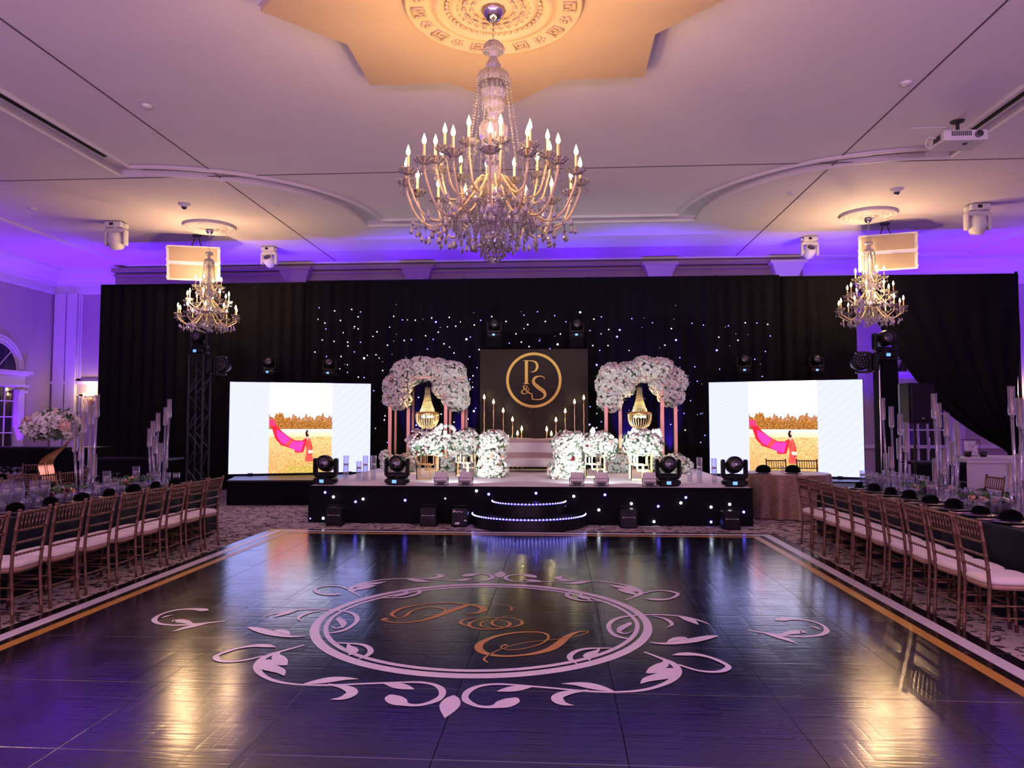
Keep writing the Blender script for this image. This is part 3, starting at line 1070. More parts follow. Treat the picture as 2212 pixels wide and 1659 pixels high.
def beads(mb_, p0, p1, sag, n_, r):
    p0, p1 = Vector(p0), Vector(p1)
    for i in range(n_ + 1):
        t = i / n_
        p = p0.lerp(p1, t) - Vector((0, 0, sag * 4 * t * (1 - t)))
        mb_.octa(p, r, r * 1.15)


def chandelier(label, cx, cy, zb, ztop, stem, tiers, s, bulbm, power, nlights, group=None, swags=True):
    """stem: list of (name, material, profile [(r, z abs)]) ; tiers: (n, r, ztip, zhub, phase)"""
    t = thing('crystal_chandelier', label, 'chandelier', (cx, cy, zb), 0, group)
    for nm, m_, prof in stem:
        mb_ = MB()
        mb_.lathe([(a, z - zb) for a, z in prof], 40, scallop=20 if m_ is M_CRYSTAL else 0, samp=0.07)
        mb_.obj(nm, m_, t, m_ is not M_CRYSTAL)
    ch = MB()                                                    # chain
    zt0 = max(z for nm, m_, pr in stem if nm != 'canopy' for a, z in pr) - zb
    zt1 = ztop - zb
    nl = max(3, int((zt1 - zt0) / (0.05 * s)))
    for i in range(nl):
        z0 = zt0 + (zt1 - zt0) * i / nl
        z1 = zt0 + (zt1 - zt0) * (i + 1.25) / nl
        ax = (1, 0) if i % 2 else (0, 1)
        pts = [(ax[0] * .013 * s * math.sin(a), ax[1] * .013 * s * math.sin(a), (z0 + z1) / 2 + (z1 - z0) / 2 * math.cos(a)) for a in [2 * PI * q / 8 for q in range(9)]]
        ch.tube(pts, .0035 * s, 5, False)
    ch.obj('chain', M_CHROME, t)
    sleeve = MB().cyl((0, 0, 0), (0, 0, .17 * s), .0125 * s, n=8).mesh('candle', M_SLEEVE)
    bulb = MB().lathe([(.005 * s, 0), (.017 * s, .014 * s), (.022 * s, .034 * s), (.014 * s, .066 * s), (.0005, .105 * s)], 8).mesh('bulb', bulbm, True)
    dish = MB().lathe([(.008 * s, -.03 * s), (.02 * s, -.015 * s), (.055 * s, 0), (.088 * s, .03 * s), (.08 * s, .034 * s), (.012 * s, .006 * s)], 16, scallop=8, samp=.14).mesh('candle_dish', M_CRYSTAL)
    drop = drop_mesh('crystal_drop', .030 * s, .10 * s)
    sdrop = drop_mesh('crystal_drop', .022 * s, .08 * s)
    st_ = MB()
    li = 0
    for ti, (n_, r, ztip, zhub, ph) in enumerate(tiers):
        zc = ztip - .26 * s - zb
        zh = zhub - zb
        low = min(zh, zc) - .32 * r
        arm = MB().tube([(p[0], 0, p[1]) for p in crom([(r * .10, zh), (r * .22, zh + .10 * r), (r * .34, zh - .04 * r), (r * .50, low + .10 * r), (r * .68, low), (r * .86, low + .10 * r), (r * .98, zc - .14 * r), (r, zc - .02 * s)], 4)], .0115 * s, 6).mesh('arm', M_ARMGLASS, True)
        for i in range(n_):
            a = 2 * PI * (i + ph) / n_
            ca, sa = math.cos(a), math.sin(a)
            put('arm', arm, t, (0, 0, 0), (0, 0, a))
            put('candle_dish', dish, t, (r * ca, r * sa, zc))
            cd = put('candle', sleeve, t, (r * ca, r * sa, zc))
            put('bulb', bulb, cd, (0, 0, .17 * s))
            for q in range(9):                                   # short strings round each dish
                b = 2 * PI * q / 9
                st_.octa((r * ca + .085 * s * math.cos(b), r * sa + .085 * s * math.sin(b), zc + .03 * s), .016 * s, .016 * s)
                x_, y_ = r * ca + .07 * s * math.cos(b), r * sa + .07 * s * math.sin(b)
                for u in range(2):
                    st_.octa((x_, y_, zc - (.0 + u * .022) * s), .008 * s, .009 * s)
                st_.octa((x_, y_, zc - .07 * s), .009 * s, .026 * s, .018 * s)
            put('crystal_drop', drop, t, (r * .70 * ca, r * .70 * sa, low - .07 * s))
            put('crystal_drop', sdrop, t, (r * .94 * ca, r * .94 * sa, low + .03 * r - .06 * s))
            beads(st_, (r * .70 * ca, r * .70 * sa, low), (r * .70 * ca, r * .70 * sa, low - .05 * s), 0, 3, .005 * s)
            a2 = 2 * PI * (i + 1 + ph) / n_
            if swags:
                beads(st_, (r * .95 * ca, r * .95 * sa, zc - .05 * s), (r * .95 * math.cos(a2), r * .95 * math.sin(a2), zc - .05 * s), .09 * s, 12, .007 * s)
                beads(st_, (r * .5 * ca, r * .5 * sa, low + .1 * r), (r * .5 * math.cos(a2), r * .5 * math.sin(a2), low + .1 * r), .12 * s, 9, .007 * s)
                beads(st_, (r * .97 * ca, r * .97 * sa, zc - .06 * s), (r * .45 * ca, r * .45 * sa, low + .05 * r), .06 * s, 14, .006 * s)
                beads(st_, (r * .40 * math.cos(a), r * .40 * math.sin(a), low + .22 * r), (r * .40 * math.cos(a), r * .40 * math.sin(a), low - .02), 0, 8, .008 * s)
            for fr_, ln_ in ((.45, .13), (.58, .12), (.83, .10)):
                x_, y_ = r * fr_ * math.cos(a + .12), r * fr_ * math.sin(a + .12)
                z_ = low + (.16 * r if fr_ < .5 else .05 * r)
                beads(st_, (x_, y_, z_), (x_, y_, z_ - ln_ * s), 0, 6, .0095 * s)
                st_.octa((x_, y_, z_ - ln_ * s - .035 * s), .02 * s, .045 * s, .028 * s)
                put('crystal_drop', sdrop, t, (r * (fr_ + .06) * math.cos(a - .1), r * (fr_ + .06) * math.sin(a - .1), z_ - .09 * s))
    # curtains of strings under the hub
    zh = min(k[3] for k in tiers) - zb
    for rr_, nn, z0, z1 in ((.10, 10, zh, .20), (.15, 11, zh + .05, .12), (.22, 14, zh - .02, .18), (.31, 16, zh - .06, .24), (.42, 18, zh - .14, .28)):
        rr_ *= s
        for i in range(nn):
            a = 2 * PI * (i + .3) / nn
            if z0 > z1 * s:
                beads(st_, (rr_ * math.cos(a), rr_ * math.sin(a), z0), (rr_ * .8 * math.cos(a), rr_ * .8 * math.sin(a), z1 * s), 0, 12, .0115 * s)
                st_.octa((rr_ * .8 * math.cos(a), rr_ * .8 * math.sin(a), z1 * s - .03 * s), .017 * s, .035 * s, .022 * s)
    for rr_, z_, nn in ((.12, .14, 12), (.08, .06, 9), (.045, .035, 6)):
        for i in range(nn):
            a = 2 * PI * i / nn
            st_.octa((rr_ * s * math.cos(a), rr_ * s * math.sin(a), z_ * s), .016 * s, .032 * s, .024 * s)
    # long strings from the bell down to the arms
    zbell = zb
    for nm, m_, prof in stem:
        if nm == 'bell_dome':
            rb = max(a for a, z in prof)
            z0 = min(z for a, z in prof) - zb
            for i in range(10):
                a = 2 * PI * i / 10
                tr = tiers[-1]
                beads(st_, (rb * math.cos(a), rb * math.sin(a), z0), (tr[1] * .55 * math.cos(a), tr[1] * .55 * math.sin(a), tr[3] - zb + .03), .05 * s, 34, .0125 * s)
                st_.octa((rb * .9 * math.cos(a + .3), rb * .9 * math.sin(a + .3), z0 - .05 * s), .014 * s, .04 * s, .03 * s)
    o = st_.obj('crystal_strings', M_CRYSTAL, t)
    o['kind'] = 'stuff'
    MB().ball((0, 0, .035 * s), .035 * s, 10, 8).obj('crystal_ball', M_CRYSTAL, t)
    for i in range(nlights):
        tr = tiers[i % len(tiers)]
        kk = int(tr[0] * i / nlights)
        a = 2 * PI * (kk + tr[4]) / tr[0]
        point('chandelier_light', (cx + tr[1] * math.cos(a), cy + tr[1] * math.sin(a), tr[2] + .035 * s), power / nlights, WARM, .012 * s)
    point('crystal_fill_light', (cx, cy, min(k[3] for k in tiers) + .10), power * .42, WARM, .03)  # extra lamp added inside the hub to warm the crystals
    return t


ZS = ZC - 0.20
main_stem = [
    ('canopy', M_CHROME, [(.0, ZS), (.13, ZS - .01), (.145, ZS - .05), (.12, ZS - .07), (.125, ZS - .09), (.09, ZS - .15), (.06, ZS - .19), (.0, ZS - .21)]),
    ('crown', M_CRYSTAL, [(.0, 5.47), (.05, 5.46), (.09, 5.42), (.105, 5.36), (.10, 5.35), (.05, 5.36), (.035, 5.30), (.05, 5.26), (.07, 5.22), (.06, 5.17), (.0, 5.165)]),
    ('bell_dome', M_CRYSTAL, [(.03, 5.175), (.09, 5.165), (.14, 5.13), (.165, 5.07), (.165, 5.02), (.155, 5.02), (.15, 5.07), (.12, 5.12), (.03, 5.15)]),
    ('stem_vase', M_CRYSTAL, [(.03, 5.12), (.10, 5.02), (.12, 4.95), (.09, 4.88), (.11, 4.82), (.10, 4.76), (.05, 4.72), (.07, 4.68), (.03, 4.64)]),
    ('cut_bowl', M_CRYSTAL, [(.05, 4.64), (.12, 4.62), (.135, 4.58), (.13, 4.50), (.11, 4.45), (.05, 4.42), (.045, 4.38), (.075, 4.32), (.08, 4.26), (.05, 4.18), (.06, 4.05), (.10, 3.98), (.07, 3.9)]),
    ('hub', M_CHROME, [(.0, 3.90), (.11, 3.89), (.125, 3.86), (.125, 3.72), (.10, 3.66), (.04, 3.62), (.02, 3.50)]),
    ('lower_bowl', M_CRYSTAL, [(.02, 3.52), (.05, 3.50), (.12, 3.47), (.13, 3.44), (.11, 3.41), (.07, 3.38), (.02, 3.36)]),
]
chandelier('large crystal chandelier with many candle bulbs hanging over the dance floor', SC[0], SC[1] - .02, 3.22, ZS - .20, main_stem,
           [(16, .86, 4.27, 3.86, .15), (12, .57, 4.47, 4.02, .4)], 1.0, M_BULB, 260, 8)


def small_stem(zt, z5):
    return [('canopy', M_CHROME, [(.0, zt), (.07, zt - .01), (.08, zt - .05), (.05, zt - .10), (.0, zt - .12)]),
            ('crown', M_CRYSTAL, [(.0, 5.49), (.07, 5.47), (.08, 5.42), (.03, 5.40), (.03, 5.33)]),
            ('bell_dome', M_CRYSTAL, [(.02, 5.33), (.08, 5.31), (.11, 5.26), (.11, 5.22), (.10, 5.22), (.02, 5.30)]),
            ('stem_vase', M_CRYSTAL, [(.02, 5.22), (.06, 5.12), (.07, 5.05), (.04, 4.98), (.05, 4.85), (.07, 4.80), (.07, 4.66), (.04, 4.60), (.05, 4.45), (.08, 4.40), (.08, 4.28), (.05, 4.22)]),
            ('hub', M_CHROME, [(.0, 4.26), (.09, 4.25), (.10, 4.20), (.10, 4.10), (.06, 4.04), (.02, 3.95)]),
            ('lower_bowl', M_CRYSTAL, [(.02, 3.98), (.08, 3.95), (.09, 3.92), (.05, 3.87), (.02, 3.84)])]


for (cx, cy), side in zip(SMALLC, ('left', 'right')):
    chandelier('smaller three-tier crystal chandelier hanging in front of the %s ceiling loudspeaker' % side, cx, cy, 3.70, ZC - .14, small_stem(ZC - .08, 0),
               [(10, .62, 4.26, 4.02, .1), (8, .44, 4.58, 4.36, .3), (6, .27, 4.92, 4.72, .6)], 0.95, M_BULB_S, 200, 4)

# ------------------------------------------------------------------ ceiling devices
for i, ((x, y), where) in enumerate((((317, 228), 'left ahead of the curved channel'), ((1957, 178), 'right beside the projector'), ((595, 441), 'left behind the curved channel'), ((1710, 417), 'right behind the curved channel'), ((72, 450), 'far left near the wall'))):
    p = at(x, y, Z=ZC)
    m_ = MB()
    m_.lathe([(.0, -.035), (.05, -.035), (.065, -.02), (.07, 0)], 16)
    tag(m_.obj('sprinkler_cover', M_TRIM, None, True, (p.x, p.y, ZC)), 'small round white cover on the ceiling, ' + where, 'ceiling cover')
for (x, y), side in (((398, 440), 'left'), ((1937, 408), 'right')):
    p = at(x, y, Z=ZC)
    t = thing('security_camera', 'dome security camera on the ceiling in front of the %s small medallion' % side, 'camera', (p.x, p.y, ZC - .12))
    MB().lathe([(.12, .12), (.12, .10), (.07, .09), (.065, .05), (.055, .05)], 18).obj('housing', M_WHITEP, t, True)
    MB().ball((0, 0, .055), .055, 12, 8).obj('dome_lens', M_LENS, t, True)

# access panel by the projector
pa = at(1995, 285, Z=ZC)
ap = MB()
ap.box((pa.x, pa.y, ZC - .004), (.5, .36, .012))
tag(ap.obj('access_panel', M_CEIL), 'flush square access panel in the ceiling beside the projector', 'access panel')

# projector
pp = at(2068, 262, Z=ZC)
t = thing('projector', 'white ceiling projector with vented side and cable on the right', 'projector', (pp.x - .0, pp.y, ZC - .36))
MB().bevbox((0, 0, .07), (.62, .46, .15), .02).obj('body', M_WHITEP, t)
g = MB()
for i in range(11):
    g.box((-.20 + i * .026, -.232, .09), (.012, .01, .07))
g.obj('vent', M_DGREY, t)
g = MB()
for i in range(7):
    g.box((-.312, -.12 + i * .03, .08), (.01, .014, .08))
g.obj('side_vent', M_DGREY, t)
MB().cyl((.16, -.23, .07), (.16, -.28, .07), .05, n=14).obj('lens', M_LENS, t)
m_ = MB()
m_.cyl((0, 0, .14), (0, 0, .34), .025, n=10)
m_.box((0, 0, .17), (.22, .16, .03))
m_.lathe([(.0, .345), (.09, .345), (.10, .36)], 16)
m_.obj('mount', M_DGREY, t)
m_ = MB()
m_.tube(crom([(-.30, 0, .10), (-.42, -.02, .12), (-.46, 0, .02), (-.38, .02, -.03), (-.32, 0, .03)], 5), .008, 6)
m_.obj('cable', M_WHITEP, t)
MB().lathe([(.0, -.012), (.03, -.012), (.035, 0)], 12, (.05, -.08, -.004)).obj('foot', M_DGREY, t)


# moving-head lights -------------------------------------------------------
def moving_head(label, loc, s=1.0, white=False, hang=False, tilt=0.0, pan=0.0, face=-1, group=None, lensy=True):
    mc = M_WHITEP if white else M_BLACK
    t = thing('moving_head_light', label, 'stage light', loc, pan, group)
    up = -1 if hang else 1

    def Z(z):
        return z * s * up
    def B(c, d):
        return (c[0] * s, c[1] * s, c[2] * s * up), tuple(k * s for k in d)
    b = MB()
    b.bevbox(*B((0, 0, .065), (.34, .27, .10)), .02 * s)
    b.bevbox(*B((0, 0, .065), (.42, .12, .06)), .015 * s)
    b.obj('base', mc, t)
    MB().box(*B((-.02, -.137, .065), (.075, .006, .055))).obj('display', M_DISPLAY if not white else M_BLACKG, t)
    y = MB()
    y.bevbox(*B((0, 0, .165), (.38, .13, .09)), .025 * s)
    for sx in (-1, 1):
        y.bevbox(*B((sx * .185, 0, .30), (.06, .13, .30)), .022 * s)
    y.cyl((0, 0, Z(.10)), (0, 0, Z(.14)), .07 * s, n=16)
    y.obj('yoke', mc, t)
    # head: faces the camera (local -Y), tilted
    h = MB()
    h.lathe([(.0, -.17 * s), (.09 * s, -.165 * s), (.125 * s, -.13 * s), (.14 * s, -.02 * s), (.14 * s, .05 * s), (.118 * s, .12 * s), (.115 * s, .15 * s), (.10 * s, .155 * s), (.095 * s, .135 * s), (.0, .13 * s)], 20)
    for sx in (-1, 1):
        h.cyl((sx * .12 * s, 0, 0), (sx * .165 * s, 0, 0), .04 * s, n=12)
    hd_ = h.obj('head', mc, t, True, (0, 0, Z(.36)), (PI / 2 + tilt, 0, 0))
    ln = MB()
    ln.lathe([(.095 * s, .137 * s), (.07 * s, .150 * s), (.03 * s, .157 * s), (.0, .159 * s)], 18)
    ln.obj('lens', M_LENS, hd_, True)
    rg = MB()
    rg.tube([(.102 * s * math.cos(a), .102 * s * math.sin(a), .156 * s) for a in [2 * PI * i / 20 for i in range(21)]], .008 * s, 6, False)
    rg.obj('lens_ring', M_DGREY if not white else M_WHITEP, hd_)
    ft = MB()
    for sx in (-1, 1):
        ft.cyl((sx * .12 * s, 0, 0), (sx * .12 * s, 0, Z(.02)), .025 * s, n=8)
    ft.obj('foot' if not hang else 'clamp', M_BLACK, t)
    return t


for (x, y), s_, tl, lab in (((252, 480), 1.25, -1.25, 'white moving-head light hanging from the ceiling at the far left'), ((582, 534), 1.05, -.55, 'white moving-head light on the ceiling right of the left loudspeaker'),
                            ((1748, 512), 1.05, -.55, 'white moving-head light on the ceiling left of the right loudspeaker'), ((2110, 442), 1.25, -1.25, 'white moving-head light hanging from the ceiling at the far right')):
    p = at(x, y, Z=ZC)
    moving_head(lab, (p.x, p.y, ZC), s_ * .93, True, True, tl)


# ceiling loudspeakers ------------------------------------------------------
def line_array(label, c, yaw):
    t = thing('ceiling_loudspeaker', label, 'loudspeaker', (c[0], c[1], c[2]), yaw)
    Mt = Matrix.Rotation(R(9), 3, 'X')
    for k in range(2):
        zc = .20 + .40 * (1 - k)
        mb_ = MB()
        # trapezoid cabinet, narrower at the back
        wv = [(-.58, -.24, -.197), (.58, -.24, -.197), (.40, .24, -.15), (-.40, .24, -.15), (-.58, -.24, .197), (.58, -.24, .197), (.40, .24, .15), (-.40, .24, .15)]
        mb_.add([Mt @ (Vector(p) + Vector((0, 0, zc - .4))) + Vector((0, 0, .4)) for p in wv], [(3, 2, 1, 0), (4, 5, 6, 7), (0, 1, 5, 4), (1, 2, 6, 5), (2, 3, 7, 6), (3, 0, 4, 7)])
        cab = mb_.obj('cabinet', M_WHITEP, t)
        g_ = MB()
        g_.add([Mt @ (Vector(p) + Vector((0, 0, zc - .4))) + Vector((0, 0, .4)) for p in ((-.52, -.247, -.16), (.52, -.247, -.16), (.52, -.247, .16), (-.52, -.247, .16))], [(0, 1, 2, 3)])
        g_.obj('grille', M_GRILLE, cab)
        for sx in (-1, 1):
            for dz in (-.13, .13):
                p = Mt @ Vector((sx * .56, -.24, zc - .4 + dz)) + Vector((0, 0, .4))
                MB().box(p, (.06, .05, .05)).obj('rigging_plate', M_WHITEP, cab)
    m_ = MB()
    ztop = ZC - c[2]
    for sx in (-1, 1):
        m_.cyl((sx * .12, .05, .78), (sx * .02, .05, ztop), .012, n=6)
    m_.lathe([(.0, ztop - .03), (.10, ztop - .03), (.11, ztop)], 14, (0, .05, 0))
    m_.box((0, .05, .80), (.5, .08, .04))
    m_.obj('hanger', M_DGREY, t)
    return t


pl, pr_ = at(422, 602, Y=16.5), at(1915, 580, Y=16.5)
line_array('pair of white ceiling loudspeakers with tan grilles behind the left small chandelier', (pl.x, 16.5, pl.z - .05), R(16))
line_array('pair of white ceiling loudspeakers with tan grilles behind the right small chandelier', (pr_.x, 16.5, pr_.z - .05), R(-16))

# ------------------------------------------------------------------ drapes
YD = 17.4
ZD = 5.05


def drape(name, label, x0, x1, amp=0.05, wl=0.28, y=YD, z1=ZD, z0=0.02, group=None):
    cols = max(20, int((x1 - x0) / 0.035))
    t = thing(name, label, 'curtain', ((x0 + x1) / 2, y, 0), 0, group)
    grid = []
    ph = random.uniform(0, 6)
    for z in (z0, z0 + (z1 - z0) * .3, z0 + (z1 - z0) * .6, z0 + (z1 - z0) * .9, z1):
        row = []
        for i in range(cols + 1):
            x = x0 + (x1 - x0) * i / cols
            k = 1 - .5 * (z - z0) / (z1 - z0)
            dy = amp * k * (math.sin(2 * PI * x / wl + ph) + .5 * math.sin(2 * PI * x / (wl * 2.3) + 1 + z * .3))
            row.append((x - (x0 + x1) / 2, dy, z))
        grid.append(row)
    MB().sheet(grid).obj('cloth', M_BLACKCLOTH, t, True)
    MB().cyl(((x0 - x1) / 2, 0, z1 + .005), ((x1 - x0) / 2, 0, z1 + .005), .03, n=8).obj('header_pole', M_BLACKCLOTH, t)
    return t


xa, xb, xc, xd, xe = (at(q, 612, Y=YD).x for q in (219, 668, 1678, 1848, 2198))
drape('stage_drape', 'tall plain black drape behind the left screen and truss tower', xa, xb + .04)
star_drape = drape('star_drape', 'wide black drape full of tiny white and blue lights behind the stage', xb, xc, .035, y=YD - .17)
drape('stage_drape', 'tall plain black drape behind the right screen', xc - .04, xd)
# uprights that stick out over the top edge
for x_ in (735, 1003, 1272, 1546, 2196):
    p = at(x_, 606, Y=YD + .08)
    tag(MB().cyl((p.x, YD + .09, 0), (p.x, YD + .09, ZD + .09), .035, n=8).obj('drape_upright', M_BLACK), {735: 'black pole top above the drape near the left screen', 1003: 'black pole top above the drape left of the panel', 1272: 'black pole top above the drape right of the panel', 1546: 'black pole top above the drape near the right screen', 2196: 'black pole at the right end of the swagged drape'}[x_], 'drape pole')
# stars
STARS = []
for x, y, k in ((152, 129, 1), (326, 164, 0), (517, 147, 0), (617, 175, 1), (590, 230, 0), (390, 271, 0), (217, 300, 0), (140, 258, 2), (228, 367, 1), (549, 340, 0), (589, 365, 0), (422, 407, 2), (187, 490, 0), (319, 504, 0), (472, 514, 0), (475, 557, 0), (616, 514, 1), (104, 625, 0), (548, 623, 1), (398, 674, 0), (233, 674, 1), (656, 694, 3), (691, 663, 2), (787, 654, 2), (825, 692, 2), (918, 547, 0), (1105, 495, 0), (1184, 487, 1), (987, 225, 0), (1085, 264, 1), (1141, 264, 2), (1229, 268, 0), (942, 346, 2), (800, 398, 0), (755, 450, 2), (1413, 243, 0), (1460, 288, 4), (1610, 237, 0), (1487, 402, 0), (1345, 442, 0), (1430, 482, 1), (1551, 533, 0), (1613, 569, 2), (1366, 592, 1), (1663, 636, 0), (1681, 335, 0), (1589, 342, 2), (1802, 482, 3), (1846, 457, 1), (1963, 270, 1), (1889, 321, 0), (1944, 597, 0), (1839, 677, 1), (1922, 800, 1), (1876, 891, 0), (1841, 929, 1), (1872, 1018, 0), (1905, 1254, 1), (1886, 1286, 3), (1821, 1375, 0), (864, 832, 0), (764, 1058, 1), (591, 905, 0), (657, 911, 1), (469, 767, 2), (384, 813, 2), (470, 852, 1), (891, 1340, 0), (882, 1385, 0), (783, 1478, 2), (1265, 1132, 0), (1197, 1235, 1), (1519, 1319, 0), (1240, 1443, 0), (1664, 1410, 0), (1566, 1442, 0), (917, 1637, 1), (884, 1180, 1)):
    STARS.append((660 + x / 5.185, 640 + y / 5.185, k))
for x, y, k in ((63, 166, 3), (206, 237, 0), (283, 214, 1), (165, 357, 1), (361, 345, 0), (280, 390, 2), (475, 350, 4), (447, 420, 4), (600, 232, 1), (815, 275, 1), (1011, 336, 0), (1060, 455, 4), (943, 508, 0), (1224, 280, 1), (1344, 299, 1), (1604, 306, 1), (1779, 275, 0), (1899, 277, 1), (2012, 292, 0), (2039, 412, 1), (1703, 457, 0), (1504, 425, 0), (1483, 561, 4), (1988, 573, 1), (1877, 655, 1), (195, 511, 0), (353, 511, 0), (267, 562, 1), (572, 563, 2), (1099, 637, 1), (790, 640, 1), (1255, 732, 1), (1513, 757, 1), (1280, 882, 1), (1955, 833, 1), (235, 713, 4), (1210, 1085, 1), (1143, 1217, 1), (1317, 1220, 1), (1005, 1332, 1), (1155, 1390, 0), (1360, 1445, 1), (1315, 1517, 1), (161, 1333, 4), (235, 1365, 0), (283, 1303, 1), (236, 1217, 2), (167, 1147, 1)):
    STARS.append((1240 + x / 4.809, 640 + y / 4.809, k))
for x, y, k in ((29, 290, 0), (96, 230, 2), (381, 208, 1), (290, 274, 0), (534, 156, 0), (736, 223, 0), (988, 134, 1), (1178, 87, 1), (1041, 267, 0), (988, 325, 2), (875, 398, 0), (1288, 224, 0), (1418, 142, 1), (1578, 227, 1), (1916, 353, 1), (1499, 400, 0), (1461, 546, 3), (1204, 495, 1), (951, 513, 0), (782, 528, 1), (1060, 577, 0), (1352, 607, 1), (178, 475, 0), (357, 620, 0)):
    STARS.append((980 + x / 6.506, 660 + y / 6.506, k))
for i in range(70):
    STARS.append((random.uniform(680, 1665), random.uniform(655, 900), 5))
sm = {k: MB().ball((0, 0, 0), r_, 6, 4).mesh('star_light', m_) for k, (r_, m_) in {0: (.0125, M_STARW), 1: (.0125, M_STARB), 2: (.009, M_STARW), 3: (.022, M_STARW), 4: (.022, M_STARB), 5: (.008, M_STARD)}.items()}
scx, scy = star_drape.location.x, star_drape.location.y
for x, y, k in STARS:
    p = at(x, y, Y=YD - .245)
    if xb < p.x < xc:
        put('star_light', sm[k], star_drape, (p.x - scx, -.075, p.z))

# swagged drape at the right, gathered low on its right side
sw = thing('swag_drape', 'black drape swept aside and tied low at the right end', 'curtain', (xd, YD, 0))
edge = crom([(1848, 604), (1860, 640), (1900, 705), (1945, 775), (2000, 845), (2050, 893), (2100, 930), (2150, 960), (2182, 978)], 4)
rows = []
nr = len(edge)
for i, (ex, ey) in enumerate(edge):
    L0 = at(ex, ey, Y=YD)
    f_ = i / (nr - 1)
    # right edge runs down from the end pole to the tie
    r_ = at(2199 + 6 * f_ - 14 * f_ ** 4, 594 + (985 - 594) * min(1, f_ * 1.02), Y=YD)
    row = []
    for j in range(61):
        u = j / 60
        x = L0.x + (r_.x - L0.x) * u
        top = ZD
        z = L0.z + (r_.z - L0.z) * u
        zz = z if i else top
        dy = (.05 + .06 * f_) * math.sin(u * (38 + 10 * f_) + f_ * 3) * (.4 + .6 * f_)
        row.append((x - xd, dy - .02, zz))
    rows.append(row)
MB().sheet(rows).obj('cloth', M_BLACKCLOTH, sw, True)
MB().cyl((0, 0, ZD + .005), (xe - xd, 0, ZD + .005), .03, n=8).obj('header_pole', M_BLACKCLOTH, sw)
p = at(2184, 982, Y=YD)
tl_ = MB()
tl_.lathe([(.06, .12), (.10, .02), (.07, -.02), (.13, -.3), (.2, p.z * -.9)], 12, (p.x - xd, -.05, p.z))
tl_.obj('tied_tail', M_BLACKCLOTH, sw, True)

# ------------------------------------------------------------------ stage
SX0, SX1, SY0, SY1, SZ = -4.14, 3.08, 11.95, 16.85, 0.61
stg = thing('stage', 'low stage with pale carpet top and black skirt dotted with lights', 'stage', ((SX0 + SX1) / 2, SY0, 0))
scx, scy = (SX0 + SX1) / 2, SY0
deck = MB()
pts = []
for i in range(41):
    u = i / 40
    pts.append((SX0 + (SX1 - SX0) * u - scx, .0 - .16 * math.sin(PI * u) * 0))
deck.box((0, (SY1 - SY0) / 2, SZ - .02), (SX1 - SX0 - .04, SY1 - SY0 - .04, .04))
deck.obj('carpet_top', M_STAGETOP, stg)
sk = MB()
per = [(SX0, SY1), (SX0, SY0), (SX1, SY0), (SX1, SY1)]
for (x0, y0), (x1, y1) in zip(per, per[1:]):
    nseg = int(Vector((x1 - x0, y1 - y0)).length / .05)
    nrm = Vector((y1 - y0, -(x1 - x0))).normalized() * -1
    rws = []
    for z in (SZ - .045, SZ * .6, .012):
        rws.append([(x0 + (x1 - x0) * i / nseg - scx + nrm.x * .012 * math.sin(i * .9) * (1 - z), y0 + (y1 - y0) * i / nseg - scy + nrm.y * .012 * math.sin(i * .9) * (1 - z), z) for i in range(nseg + 1)])
    sk.sheet(rws)
sk.obj('skirt', M_BLACKCLOTH, stg, True)
bd = MB()
bd.box((0, -.002, SZ - .02), (SX1 - SX0, .012, .045))
bd.obj('edge_band', M_BLACKCLOTH, stg)
for x, y, k in ((275, 459, 4), (355, 502, 3), (566, 548, 4), (638, 522, 3), (1040, 534, 4), (1423, 517, 0), (1722, 444, 3), (1839, 476, 4), (134, 708, 1), (257, 706, 3)):
    p = at(640 + x / 4.424, 960 + y / 4.424, Y=SY0 - .03)
    put('star_light', sm[k], stg, (p.x - scx, -.03, max(p.z, .05)))
for x, y, k in ((155, 432, 4), (489, 459, 3), (765, 446, 4), (999, 524, 3), (711, 580, 3), (1237, 548, 4), (1437, 518, 3), (1481, 470, 4), (1199, 683, 3), (1704, 555, 3), (1869, 530, 3), (1993, 598, 4), (1704, 686, 4), (409, 546, 1)):
    p = at(1120 + x / 4.096, 960 + y / 4.096, Y=SY0 - .03)
    put('star_light', sm[k], stg, (p.x - scx, -.03, max(p.z, .05)))

# half-round steps with LED edge
def half_step(label, cx, y0, r, z0, z1):
    t = thing('half_round_step', label, 'step', (cx, y0, z0))
    pts = [(r * math.cos(PI + PI * i / 32), r * .92 * math.sin(PI + PI * i / 32)) for i in range(33)]  # flat side against the stage skirt
    MB().prism(pts, 0, z1 - z0).obj('tread', M_BLACK, t)
    rl = MB().tube([(p[0] * 1.004, p[1] * 1.004, z1 - z0 - .012) for p in pts], .010, 6)
    rl.obj('light_strip', M_STEPSTRIP, t)
    led = MB().octa((0, 0, 0), .0125, .0125).mesh('step_light', M_STEPLED)
    nl = int(PI * r / .055)
    for i in range(nl + 1):
        a = PI + PI * i / nl
        put('step_light', led, t, (r * 1.015 * math.cos(a), r * .92 * 1.015 * math.sin(a), z1 - z0 - .008))
    return t
stx = at(1139, 1110, Y=11.3).x
half_step('lower and wider black half-round stage step edged with blue lights', stx, SY0 - .05, .90, 0.0, .20)
half_step('upper and smaller black half-round stage step edged with blue lights', stx, SY0 - .05, .585, .201, .40)

# ------------------------------------------------------------------ LED screens
W_, H_ = 320, 200


def lerp3(a, b, t):
    return tuple(x + (y - x) * t for x, y in zip(a, b))


def inpoly(x, y, P):
    c = False
    j = len(P) - 1
    for i in range(len(P)):
        if (P[i][1] > y) != (P[j][1] > y) and x < (P[j][0] - P[i][0]) * (y - P[i][1]) / (P[j][1] - P[i][1]) + P[i][0]:
            c = not c
        j = i
    return c


